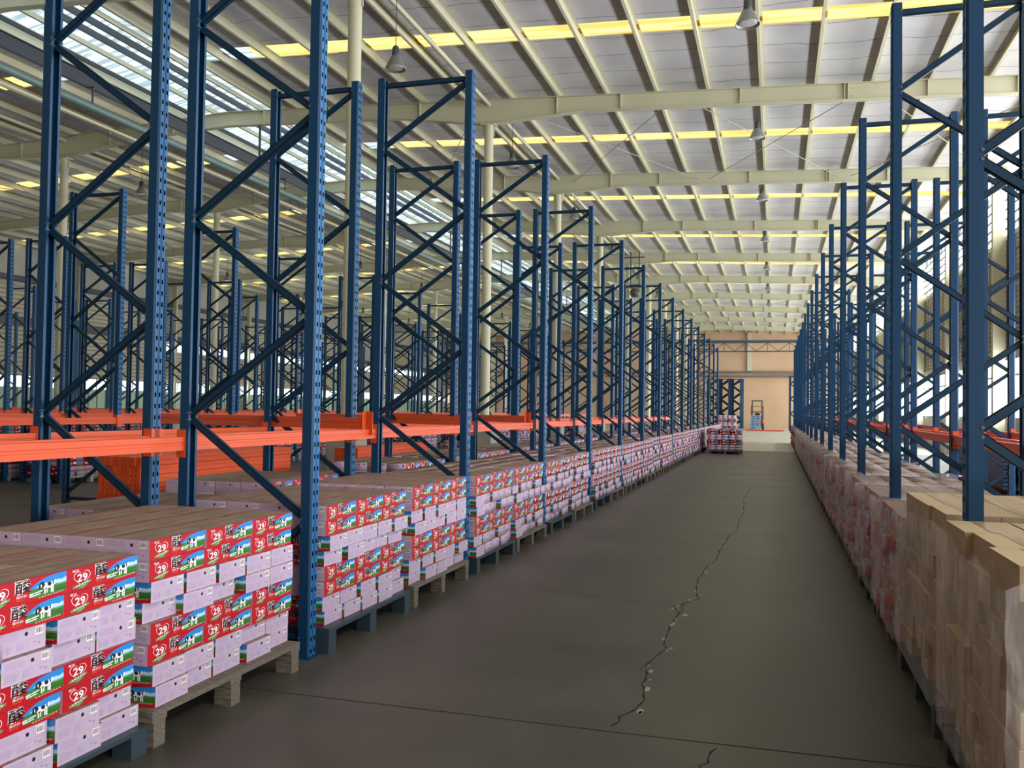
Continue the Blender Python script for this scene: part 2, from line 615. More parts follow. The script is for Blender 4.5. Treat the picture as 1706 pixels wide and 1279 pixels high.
# raised ridge glazing: white corrugated translucent sheets on low kerbs
mb = MB()
ny = 208
for side in (-1, 1):
    xe = XE0 if side > 0 else XE1
    z_e, z_r = sheet(xe) + 0.16, sheet(RIDGE) + 0.38
    xin = RIDGE + side * 0.05
    for k in range(ny * 2):
        ya_, yb_ = Y0 + (Y1 - Y0) * k / (ny * 2), Y0 + (Y1 - Y0) * (k + 1) / (ny * 2)
        o1, o2 = (0.03, -0.03) if k % 2 else (-0.03, 0.03)
        pts = [(xe, ya_, z_e + o1), (xin, ya_, z_r + o1), (xin, yb_, z_r + o2), (xe, yb_, z_e + o2)]
        mb.poly(pts if side > 0 else pts[::-1])
n_win += 1
struct('window_%d' % n_win, mb, [M_WHT], 'white corrugated translucent ridge glazing running the length of the roof', cat='skylight')
for side, xe in ((1, XE0), (-1, XE1)):
    mb = MB()
    mb.box(xe - 0.04, xe + 0.04, Y0, Y1, sheet(xe) - 0.22, sheet(xe) + 0.16)
    struct('trim_%d' % (1 if side > 0 else 2), mb, [M_PURLIN], 'cream kerb along the %s edge of the ridge glazing' % ('right' if side > 0 else 'left'), cat='trim')
nt_ = 2
for xx, zz_, wd, hh, mt, lb in ((RIDGE + 0.75, 10.42, .07, .12, M_PURLIN, 'cream purlin under the right half of the ridge glazing'),
                                (RIDGE - 0.8, 10.42, .07, .12, M_PURLIN, 'cream purlin under the left half of the ridge glazing'),
                                (RIDGE + 0.25, 10.45, .05, .16, M_DARKSTEEL, 'dark rail beside the ridge under the glazing'),
                                (RIDGE - 0.25, 10.45, .05, .16, M_DARKSTEEL, 'dark rail on the left of the ridge under the glazing'),
                                (RIDGE - 1.2, 10.2, .06, .1, M_DARKSTEEL, 'thin dark rail at the left edge of the ridge glazing')):
    nt_ += 1
    mb = MB()
    mb.box(xx - wd / 2, xx + wd / 2, Y0, Y1, zz_ - hh / 2, zz_ + hh / 2)
    struct('trim_%d' % nt_, mb, [mt], lb, cat='rail')

# rafters: tapered I sections with stiffeners, purlin cleats and bolts
COLX = [-7.5, -21.55, 6.62, -35.6]


def depth(x):
    d = 0.42
    for c in (-7.5, -21.55):
        d += 0.26 * max(0, 1 - abs(x - c) / 2.6)
    return d


def web_low(x):
    return raf(x) - 0.0 - (depth(x) - 0.42)


for i, y in enumerate(RAF_Y[:-1]):
    mb = MB()
    xs = [XL, -33, -29, -26, -24.2, -21.55, -18.9, -17, RIDGE, -13, -10.1, -7.5, -4.9, -2.0, 2.0, 4.6, XR]
    for a, b in zip(xs, xs[1:]):
        la, lb = web_low(a), web_low(b)
        ha, hb = raf(a) + 0.42, raf(b) + 0.42
        for (t0, t1, wd) in ((0, 1, 0.012), ):
            mb.hexa([(a, y - .006, la), (b, y - .006, lb), (b, y + .006, lb), (a, y + .006, la),
                     (a, y - .006, ha), (b, y - .006, hb), (b, y + .006, hb), (a, y + .006, ha)])
        for (p, q) in (((la, lb), (la + .014, lb + .014)), ((ha - .014, hb - .014), (ha, hb))):
            mb.hexa([(a, y - .10, p[0]), (b, y - .10, p[1]), (b, y + .10, p[1]), (a, y + .10, p[0]),
                     (a, y - .10, q[0]), (b, y - .10, q[1]), (b, y + .10, q[1]), (a, y + .10, q[0])])
    for xs_ in (-33, -29.5, -23.2, -19.8, -17.5, -14.4, -12.3, -9.5, -5.6, -3.9, -0.9, 1.55, 1.63, 3.4, 5.3):
        mb.box(xs_ - .008, xs_ + .008, y - .095, y + .095, web_low(xs_), raf(xs_) + .42)
    for xs_ in (1.43, 1.75, -10.6, -10.9):
        for zz_ in (.12, .30):
            mb.tube((xs_, y - .03, raf(xs_) + zz_), (xs_, y + .03, raf(xs_) + zz_), .022, n=8)
    struct('roof_beam' if i == 0 else 'roof_beam', mb, [M_CREAM], 'cream steel roof beam across the hall, %s from the near end' % ordn(i + 1), cat='roof beam')

for k, x in enumerate(PX + PXL):
    mb = MB()
    z0 = raf(x) + 0.42
    t = 0.004
    mb.box(x - t / 2, x + t / 2, Y0, Y1, z0, z0 + .19)
    mb.box(x - .065, x, Y0, Y1, z0, z0 + .004)
    mb.box(x - .065, x - .061, Y0, Y1, z0, z0 + .02)
    mb.box(x, x + .065, Y0, Y1, z0 + .186, z0 + .19)
    sd, kk = ('right', len(PX) - k) if k < len(PX) else ('left', k - len(PX) + 1)
    struct('roof_beam_purlin', mb, [M_PURLIN], 'cream roof purlin, %s from the %s' % (ordn(kk), 'right wall' if sd == 'right' else 'ridge on the left slope'), cat='purlin')

for k, x in enumerate((-7.5, -21.55, 1.62, -2.3)):
    mb = MB()
    mb.tube((x, Y0, raf(x) + 0.30), (x, Y1, raf(x) + 0.30), 0.055 if k < 2 else 0.04, n=10)
    if k < 2:
        struct('roof_beam_tie', mb, [M_PURLIN], 'cream longitudinal tie tube over the %s column line' % ('middle', 'left')[k], cat='tie tube', smooth=True)

# columns with plinths
for ci, x in enumerate(COLX):
    for k, y in enumerate(RAF_Y[:-1]):
        if y < 10 and ci in (0, 1):
            continue
        mb = MB()
        top = web_low(x)
        if ci in (0, 1):
            mb.tube((x, y, 0.0), (x, y, top - 0.02), 0.125, n=20)
            mb.box(x - .2, x + .2, y - .16, y + .16, top - .02, top)
            mb.box(x - .16, x - .10, y - .008, y + .008, top - .3, top)
            mb.box(x + .10, x + .16, y - .008, y + .008, top - .3, top)
        else:
            mb.box(x - .17, x + .17, y - .10, y - .085, 0, top)
            mb.box(x - .17, x + .17, y + .085, y + .10, 0, top)
            mb.box(x - .008, x + .008, y - .085, y + .085, 0, top)
            mb.box(x - .17, x + .17, y - .05, y + .05, 0, top)
        c = struct('column', mb, [M_CREAM], 'cream steel column of the %s line, %s from the near end' % (('middle', 'left inner', 'right wall', 'left wall')[ci], ordn(k + 1 - (3 if ci in (0, 1) and RAF_Y[0] < 10 else 0) if ci in (0, 1) else k + 1)), cat='column')
        mb = MB()
        r = 0.27 if ci in (0, 1) else 0.24
        mb.box(x - r, x + r, y - r, y + r, 0.0, 1.1 if ci in (0, 1) else 0.35)
        part('plinth', mb, [M_PLINTH], c, label='grey concrete plinth')

# walls -------------------------------------------------------------
mb = MB()
ztopb = 9.6
def gable(mb, ya_, yb_):
    for xa, xb in ((XL - .2, RIDGE), (RIDGE, XR + .3)):
        mb.hexa([(xa, ya_, 0), (xb, ya_, 0), (xb, yb_, 0), (xa, yb_, 0),
                 (xa, ya_, sheet(xa) + .35), (xb, ya_, sheet(xb) + .42), (xb, yb_, sheet(xb) + .42), (xa, yb_, sheet(xa) + .35)])


gable(mb, Y1, Y1 + .2)
struct('wall_back', mb, [M_WALLTAN], 'tan painted end wall at the far end of the aisle')
mb = MB()
gable(mb, Y0 - .2, Y0)
struct('wall_front', mb, [M_WALLTAN], 'tan end wall behind the camera')
mb = MB()
mb.box(XL, XR, Y1 - .30, Y1 - .02, 5.15, 5.30)
mb.box(XL, XR, Y1 - .22, Y1 - .02, 5.55, 5.75)
struct('trim_20', mb, [M_LEDGE], 'dark horizontal ledge across the tan end wall', cat='ledge')
for k, x in enumerate((-2.62, -9.5, 3.8, -16.4, -23.3, -30.2)):
    mb = MB()
    mb.box(x - .22, x + .22, Y1 - .35, Y1 - .01, 5.8 if k < 3 else 0, sheet(x) - .2)
    struct('column_end', mb, [M_CREAM], 'cream column on the tan end wall, %s' % ('nearest the aisle', 'left of the aisle', 'right of the aisle', 'behind the left racks', 'far left', 'outermost left')[k], cat='column')
# lattice girder across the far end
mb = MB()
yt = Y1 - 3.0
mb.bar((XL + .5, yt, 8.60), (XR - .3, yt, 8.60), .25, .28)
mb.bar((XL + .5, yt, 7.62), (XR - .3, yt, 7.62), .12, .12)
x = XL + .5
k = 0
while x < XR - 1.2:
    za, zb = (8.46, 7.66) if k % 2 else (7.66, 8.46)
    mb.bar((x, yt, za), (x + 1.05, yt, zb), .06, .06)
    if k % 2:
        mb.bar((x, yt, 7.66), (x, yt, 8.46), .06, .06)
    x += 1.05
    k += 1
o = struct('roof_beam_lattice', mb, [M_DARKSTEEL], 'dark lattice girder spanning in front of the tan end wall', cat='girder')

# right wall: low plaster wall, long milky window band, louvred cladding, clerestory
mb = MB()
mb.box(XR, XR + .2, Y0, Y1, 0, 1.42)
mb.box(XR, XR + .2, Y0, Y1, 3.38, 3.62)
struct('wall_right', mb, [M_LOWWALL], 'pale low plaster wall under the right-hand windows')
mb = MB()
mb.box(XR + .02, XR + .12, Y0, Y1, 3.62, 7.05)
struct('wall_right_cladding', mb, [M_CLADG], 'beige louvred cladding above the right-hand windows', cat='wall')
n_win += 1
for k, y in enumerate(RAF_Y[:-1]):
    n_win += 1
    mb = MB()
    ya_, yb_ = y + .12, y + 8.04 - .12
    mb.box(XR + .03, XR + .09, ya_, yb_, 1.42, 1.50)
    mb.box(XR + .03, XR + .09, ya_, yb_, 3.30, 3.38)
    mb.box(XR + .03, XR + .09, ya_, yb_, 2.78, 2.83)
    n = 10
    for j in range(n + 1):
        yy_ = ya_ + (yb_ - ya_) * j / n
        mb.box(XR + .03, XR + .09, yy_ - .025, yy_ + .025, 1.42, 3.38)
    # thin bars of the louvre bay above
    for j in range(0, n + 1, 1):
        yy_ = ya_ + (yb_ - ya_) * j / n
        mb.box(XR - .03, XR + .0, yy_ - .015, yy_ + .015, 3.62, 7.05)
    for zz_ in (4.2, 4.8, 5.4, 6.0, 6.6):
        mb.box(XR - .05, XR - .03, ya_, yb_, zz_ - .012, zz_ + .012)
    for j in range(0, 9):
        yy_ = ya_ + (yb_ - ya_) * j / 8
        mb.box(XR + .03, XR + .09, yy_ - .03, yy_ + .03, 7.2, 8.95)
    for zz_ in (7.45, 7.75, 8.05, 8.35, 8.65):
        mb.box(XR + .03, XR + .10, ya_ - .12, yb_ + .12, zz_ - .035, zz_ + .035)
    struct('window_%d' % n_win, mb, [M_FRAMEGREY], 'grey framed window bay with thin bars in the right wall, %s from the near end' % ordn(k + 1), cat='window')
mb = MB()
mb.box(XR + .0, XR + .2, Y0, Y1, 7.05, 7.2)
struct('trim_21', mb, [M_CREAM], 'cream rail over the right wall cladding', cat='rail')

# left wall
mb = MB()
mb.box(XL - .2, XL, Y0, Y1, 0, 2.30)
struct('wall_left', mb, [M_GREENW], 'pale green panels painted like lit windows behind the left racks')
mb = MB()
mb.box(XL - .15, XL - .02, Y0, Y1, 2.85, 4.80)
mb.box(XL - .15, XL - .02, Y0, Y1, 5.25, 7.3)
mb.box(XL - .15, XL - .02, Y0, 45, 4.80, 5.25)
mb.box(XL - .15, XL - .02, 89, Y1, 4.80, 5.25)
struct('wall_left_cladding', mb, [M_CLAD], 'beige ribbed cladding high on the left wall', cat='wall')
mb = MB()
mb.box(XL - .15, XL - .02, Y0, Y1, 7.3, sheet(XL) + .3)
struct('wall_left_upper', mb, [M_LOWWALL], 'pale upper strip of the left wall', cat='wall')
mb = MB()
mb.box(XL - .02, XL + .25, Y0, Y1, 5.35, 5.75)
mb.box(XL - .02, XL + .35, Y0, Y1, 7.5, 7.75)
struct('trim_22', mb, [M_DARKSTEEL], 'dark rails along the left wall cladding', cat='rail')
for k, y in enumerate(RAF_Y[:-1]):
    n_win += 1
    mb = MB()
    ya_, yb_ = y + .12, y + 8.04 - .12
    for j in range(9):
        yy_ = ya_ + (yb_ - ya_) * j / 8
        mb.box(XL - .1, XL - .04, yy_ - .04, yy_ + .04, 2.3, 2.85)
    mb.box(XL - .03, XL + .01, ya_, yb_, 0.9, .96)
    for j in range(13):
        yy_ = ya_ + (yb_ - ya_) * j / 12
        mb.box(XL, XL + .03, yy_ - .03, yy_ + .03, .96, 2.3)
    struct('window_%d' % n_win, mb, [M_FRAMEGREY], 'grey framed window bay in the left wall, %s from the near end' % ordn(k + 1), cat='window')

# pipes and rails hung under the left side of the roof
def long_item(name, lab, cat, mats, fn):
    o = thing(name, lab, cat)
    fn(o)
    return o


o = thing('crane_rail', 'dark steel rail hung lengthwise under the left roof slope', 'rail')
mb = MB()
mb.box(-14.62, -14.50, Y0 + 1, Y1 - 4, 8.48, 8.74)
mb.box(-14.68, -14.44, Y0 + 1, Y1 - 4, 8.74, 8.76)
part('rail', mb, [M_DARKSTEEL], o)
for y in RAF_Y[:-1]:
    mb = MB()
    mb.bar((-14.56, y, 8.76), (-14.56, y, web_low(-14.56) + .01), .05, .05)
    part('hanger', mb, [M_DARKSTEEL], o)
o = thing('water_pipe', 'grey-green pipe hung below the dark rail under the left roof', 'pipe')
mb = MB()
mb.tube((-14.41, Y0 + 1, 8.02), (-14.41, Y1 - 4, 8.02), .085, n=14)
part('pipe', mb, [M_PIPE], o, smooth=True)
for y in RAF_Y[:-1]:
    mb = MB()
    mb.bar((-14.41, y + 1.2, 8.10), (-14.41, y + 1.2, 8.48), .03, .03)
    mb.bar((-14.56, y + 1.2, 8.47), (-14.38, y + 1.2, 8.47), .03, .03)
    part('bracket', mb, [M_DARKSTEEL], o)
for k, (x, z) in enumerate(((-17.9, 9.2), (-18.25, 9.15))):
    o = thing('cable_tray' if k else 'conduit_pipe', ('thin pale conduit running beside the ridge', 'thin dark cable tray running beside the ridge')[k], ('conduit', 'cable tray')[k])
    mb = MB()
    if k:
        mb.box(x - .08, x + .08, Y0 + 1, Y1 - 4, z, z + .03)
    else:
        mb.tube((x, Y0 + 1, z), (x, Y1 - 4, z), .04, n=10)
    part('run', mb, [(M_PURLIN, M_DARKSTEEL)[k]], o)
    for y in RAF_Y[:-1]:
        mb = MB()
        mb.bar((x, y, z + .02), (x, y, web_low(x) + .01), .02, .02)
        part('hanger', mb, [M_DARKSTEEL], o)

# crossed tension rods in the roof plane
kx = 0
for (ya_, yb_) in ((RAF_Y[4], RAF_Y[5]), (RAF_Y[9], RAF_Y[10])):
    for (xa, xb) in ((-6.9, -2.6), (-2.2, 1.9), (2.3, 6.4), (-12.0, -7.9), (-20.0, -24.5), (-25.0, -29.0)):
        kx += 1
        o = thing('cross_bracing', 'pair of thin crossed tension rods under the roof, %s crossing in the %s braced bay' % (ordn((kx - 1) % 6 + 1), ('near', 'far')[kx > 6]), 'roof bracing', group='roof tension rods')
        for (p, q) in (((xa, ya_), (xb, yb_)), ((xb, ya_), (xa, yb_))):
            mb = MB()
            mb.tube((p[0], p[1] + .02, raf(p[0]) + .2), (q[0], q[1] - .02, raf(q[0]) + .2), .012, n=6)
            part('tension_rod', mb, [M_ROD], o)

# ------------------------------------------------------------------ high bay lamps
def make_lamp():
    root = thing('pendant_lamp', 'x', 'lamp', group='high bay lamps')
    mb = MB()
    mb.tube((0, 0, .55), (0, 0, 1), .008, n=6)
    part('rod', mb, [M_WIRE], root)
    mb = MB()
    mb.lathe([(0.0, .56), (.05, .56), (.085, .50), (.09, .36), (.10, .30), (0, .30)], n=16)
    part('housing', mb, [M_LAMPDARK], root, True)
    mb = MB()
    mb.lathe([(.095, .31), (.13, .27), (.20, .12), (.245, .03), (.26, 0), (.24, .005), (.19, .11), (.12, .25), (.09, .29)], n=24)
    part('lamp_shade', mb, [M_ALU], root, True)
    mb = MB()
    mb.lathe([(0, .015), (.15, .02), (.225, .045), (.22, .05), (.10, .05), (0, .05)], n=24)
    part('lens', mb, [M_LAMPGLASS], root, True)
    return root


lamp0 = make_lamp()
LS = .82
rod_mesh = {}
first = True
zA = [8.20, 8.62, 8.85, 8.92, 8.95]
LAMPS = []
for k in range(10):
    LAMPS.append((-0.5, 15.6 + 8.04 * k, zA[min(k, 4)] - .05, 'line over the aisle', k + 1))
for k in range(9):
    LAMPS.append((-7.14, 15.9 + 8.04 * k, 8.12 + min(.2 * k, .5), 'line left of the aisle', k + 1))
for k in range(8):
    LAMPS.append((-19.9, 16.4 + 8.04 * k, 8.35, 'line over the left racks', k + 1))
for k in range(6):
    LAMPS.append((-27.5, 24.4 + 8.04 * k, 8.0, 'outer left line', k + 1))
for (x, y, z, ln, k) in LAMPS:
    o = lamp0 if first else dup(lamp0, (0, 0, 0))
    first = False
    o.location = (x, y, z)
    o['label'] = 'grey high bay pendant lamp, %s lamp of the %s' % (ordn(k), ln)
    # the rod reaches the lining above
    for ch in o.children:
        if ch.name.startswith('rod'):
            L = sheet(x) - z - .55 * LS
            ch.scale = (1, 1, L / .45)
            ch.location = (0, 0, .55 * LS - .55 * L / .45)
        else:
            ch.scale = (LS, LS, LS)

# hoist hanging beside the columns
o = thing('chain_hoist', 'dark chain hoist on two long drop rods hung among the left racks', 'hoist', (-7.1, 46.5, 0))
for dx in (-.22, .22):
    mb = MB()
    mb.bar((dx, 0, 7.9), (dx, 0, raf(-7.1) + .38), .05, .05)
    part('drop_rod', mb, [M_LAMPDARK], o)
mb = MB()
mb.bar((-.75, 0, 9.55), (.5, 0, 9.55), .06, .06)
mb.bar((-.3, 0, 8.1), (.3, 0, 8.1), .06, .08)
part('crossbar', mb, [M_LAMPDARK], o)
mb = MB()
mb.lathe([(0, .0), (.18, .03), (.27, .16), (.27, .34), (.18, .46), (0, .5)], (.02, 0, 7.45), 14)
part('motor', mb, [M_LAMPDARK], o, True)
mb = MB()
mb.tube((.02, 0, 6.6), (.02, 0, 7.5), .03, n=6)
part('chain', mb, [M_ROD], o)

# ------------------------------------------------------------------ rack frames and beams
FH, FD = 4.737, 0.896


def post_mesh():
    mb = MB()
    hw, dp, t = .048, .075, .0045
    # perforated face at +x side (x = .04), with a shallow central groove
    xf = .040
    prof = [(xf - dp, -hw), (xf - .012, -hw), (xf, -hw + .010), (xf, -.010), (xf - .006, -.006), (xf - .006, .006),
            (xf, .010), (xf, hw - .010), (xf - .012, hw), (xf - dp, hw), (xf - dp, hw - .022), (xf - dp + t, hw - .022),
            (xf - dp + t, hw - t), (xf - .014, hw - t), (xf - t, hw - .012), (xf - t, -hw + .012), (xf - .014, -hw + t),
            (xf - dp + t, -hw + t), (xf - dp + t, -hw + .022), (xf - dp, -hw + .022)]
    n = len(prof)
    for z in (0, FH):
        mb.v += [(p[0], p[1], z) for p in prof]
    for i in range(n):
        j = (i + 1) % n
        mb.f.append((i, j, n + j, n + i))
        mb.m.append(1 if i in (2, 3, 5, 6) else 0)
    for i in range(10):   # lid strips at the top
        a, b, c, d = i, i + 1, 2 * 9 - i, 2 * 9 + 1 - i
        if a < c:
            mb.f.append((n + a, n + b, n + c, n + d))
            mb.m.append(0)
    return mb.mesh('post', [M_BLUE, M_PERF])


ME_POST = post_mesh()
mb = MB()
mb.box(-.06, .07, -.075, .075, 0, .008)
mb.box(-.05, -.045, -.05, .05, .008, .09)
ME_FOOT = mb.mesh('foot_plate', [M_BLUE])
mb = MB()
for z in ((.30, -1), ):
    pass
BR = []
nodes = []
zt = 4.66
side = 1
z = zt
while z > .15:
    nodes.append((side, z))
    side = -side
    z -= .605 if z == zt else .645
ME_BRACES = []
for (sa, za), (sb, zb) in zip(nodes, nodes[1:]):
    mb = MB()
    xa, xb = sa * (FD / 2 - .03), sb * (FD / 2 - .03)
    mb.channel((xa, 0, za - .022), (xb, 0, zb + .022), .045, .032, .004, 0, (0, -1, 0))
    for (xx, zz_) in ((xa, za - .022), (xb, zb + .022)):
        mb.tube((xx, -.052, zz_), (xx, .052, zz_), .009, n=6, mi=1)
    ME_BRACES.append(mb.mesh('diagonal_brace', [M_BRACE, M_BOLT]))
ME_STRUT = []
for z in (zt + .012, .12):
    mb = MB()
    mb.channel((-(FD / 2 - .03), 0, z), ((FD / 2 - .03), 0, z), .045, .032, .004, 0, (0, -1, 0))
    for xx in (-(FD / 2 - .03), FD / 2 - .03):
        mb.tube((xx, -.052, z), (xx, .052, z), .009, n=6, mi=1)
    ME_STRUT.append(mb.mesh('horizontal_strut', [M_BRACE, M_BOLT]))

frame0 = thing('rack_frame', 'x', 'rack frame', group='blue upright rack frames')
for s in (-1, 1):
    p = link('post', ME_POST, frame0, (s * (FD / 2), 0, 0), (0, 0, 0 if s > 0 else math.pi))
    link('foot_plate', ME_FOOT, p)
for me in ME_BRACES:
    link('diagonal_brace', me, frame0)
for me in ME_STRUT:
    link('horizontal_strut', me, frame0)
frame_used = False


def put_frame(x, y, label):
    global frame_used
    if not frame_used:
        frame_used = True
        o = frame0
        o.location = (x, y, 0)
    else:
        o = dup(frame0, (x, y, 0))
    o['label'] = label
    return o


def beam_mesh(L, h=.088, t=.045):
    mb = MB()
    # stepped box section, along Y
    prof = [(-t / 2, 0), (t / 2, 0), (t / 2, h * .36), (t / 2 - .004, h * .40), (t / 2 - .004, h * .56), (t / 2, h * .60), (t / 2, h),
            (-t / 2, h), (-t / 2, h * .60), (-t / 2 + .004, h * .56), (-t / 2 + .004, h * .40), (-t / 2, h * .36)]
    n = len(prof)
    for y in (-L / 2, L / 2):
        mb.v += [(p[0], y, p[1]) for p in prof]
    for i in range(n):
        j = (i + 1) % n
        mb.f.append((i, n + i, n + j, j))
        mb.m.append(0)
    mb.f.append(tuple(range(n)))
    mb.m.append(1)
    mb.f.append(tuple(range(2 * n - 1, n - 1, -1)))
    mb.m.append(1)
    return mb.mesh('beam', [M_ORANGE, M_ORANGE_SHADE])


def conn_mesh():     # L plate hooked on the post face; +x = aisle side, +y = towards the post
    mb = MB()
    mb.box(-.03, .032, -.006, 0, -.045, .135)
    mb.box(.028, .034, -.006, .075, -.045, .135)
    for z in (-.02, .05, .115):
        mb.box(.020, .030, .03, .045, z, z + .02)
    return mb.mesh('connector', [M_ORANGE])


ME_CONN = conn_mesh()
beam_cache = {}


def make_beam(L):
    root = thing('rack_beam', 'x', 'rack beam', group='orange rack beams')
    link('beam', beam_mesh(L - .012), root)
    link('connector', ME_CONN, root, (0, L / 2, 0))
    c = link('connector', ME_CONN, root, (0, -L / 2, 0))
    c.scale = (1, -1, 1)
    return root


def put_beam(x, y0, y1, z, side, label, L=None):
    L = L or (y1 - y0 - .10)
    key = round(L, 3)
    if key not in beam_cache:
        o = make_beam(L)
        beam_cache[key] = o
    else:
        o = dup(beam_cache[key], (0, 0, 0))
    o.location = (x, (y0 + y1) / 2, z)
    o.rotation_euler = (0, 0, 0 if side > 0 else math.pi)
    o['label'] = label
    return o


# rows: name, x of the post on the right, first y, pitch, number of frames, beams (right side, left side), first beam bay
ROWS = [
    ('aisle-side row of the left rack', -2.789, 5.034, 2.9, 15, False, True),
    ('rear row of the left rack', -3.970, 5.034, 2.9, 15, True, True),
    ('single rack across the side aisle', -9.33, 8.17, 2.9, 14, True, True),
    ('front row of the far left double rack', -13.07, 11.1, 2.9, 13, True, True),
    ('rear row of the far left double rack', -14.40, 11.1, 2.9, 13, True, True),
    ('front row of the second far left rack', -19.5, 14.0, 2.9, 12, True, True),
    ('rear row of the second far left rack', -20.8, 14.0, 2.9, 12, True, True),
    ('outermost left rack', -26.0, 19.8, 2.9, 9, True, True),
    ('aisle-side row of the right rack', .884 + FD, 4.62, 2.83, 16, True, False),
    ('rear row of the right rack', .884 + 2 * FD + .28, 4.62, 2.83, 16, True, True),
]
BZ = 1.252
row_frames = {}
for (nm, xr, ya, p, n, br, bl) in ROWS:
    xc = xr - FD / 2
    for k in range(n):
        put_frame(xc, ya + p * k, 'blue upright frame, %s from the near end, %s' % (ordn(k + 1), nm))
    for k in range(-1, n - 1):
        y0_, y1_ = ya + p * k, ya + p * (k + 1)
        if k == -1 and (xr < -4 or xr > 1.8 and 'rear' in nm):
            continue
        if nm.startswith('aisle-side row of the left') and k > 9:
            continue
        if nm.startswith('rear row of the left rack') and k > 9:
            continue
        nears = 'the bay nearest the camera' if k == -1 else '%s bay' % ordn(k + 1)
        if br:
            if k == -1:
                put_beam(xr + .012, y0_, y1_, BZ, 1, 'orange rack beam, %s, right side of %s' % (nears, nm))
            else:
                put_beam(xr + .012, y0_, y1_, BZ, 1, 'orange rack beam, %s, right side of %s' % (nears, nm))
        if bl:
            put_beam(xr - FD - .012, y0_, y1_, BZ, -1, 'orange rack beam, %s, left side of %s' % (nears, nm))

# loose beams laid across the double rack
for i, (xe, ye, ang) in enumerate(((-3.72, 7.72, 12), (-3.72, 10.58, 14), (-3.75, 13.5, 20))):
    o = make_beam(2.8) if 'loose' not in beam_cache else dup(beam_cache['loose'], (0, 0, 0))
    beam_cache['loose'] = o
    a = math.radians(ang)
    o.name = 'rack_beam'
    o.location = (xe - 1.4 * math.cos(a), ye + 1.4 * math.sin(a), BZ + .089)
    o.rotation_euler = (0, 0, math.pi / 2 - a)
    o.scale = (1.0, 1.0, 1.22)
    o['label'] = 'orange beam laid crosswise on top of the left rack beams, %s from the near end' % ordn(i + 1)

# ------------------------------------------------------------------ lettering helper
_fc = bpy.data.curves.new('lettering', 'FONT')
_fo = bpy.data.objects.new('lettering', _fc)
COL.objects.link(_fo)


def glyphs(txt, offset=0.0, res=2, bold=False):
    _fc.body = txt
    _fc.offset = offset
    _fc.resolution_u = res
    bpy.context.view_layer.update()
    dg = bpy.context.evaluated_depsgraph_get()
    ev = _fo.evaluated_get(dg)
    me = ev.to_mesh()
    V = [(v.co.x, v.co.y) for v in me.vertices]
    Fc = [tuple(p.vertices) for p in me.polygons]
    ev.to_mesh_clear()
    return V, Fc


def fit(V, x0, x1, y0, y1, ref=None):
    R = ref or V
    ax, bx = min(p[0] for p in R), max(p[0] for p in R)
    ay, by = min(p[1] for p in R), max(p[1] for p in R)
    return [(x0 + (p[0] - ax) / (bx - ax) * (x1 - x0), y0 + (p[1] - ay) / (by - ay) * (y1 - y0)) for p in V]


# ------------------------------------------------------------------ milk cartons
BL, BW, BH = .412, .239, .0945


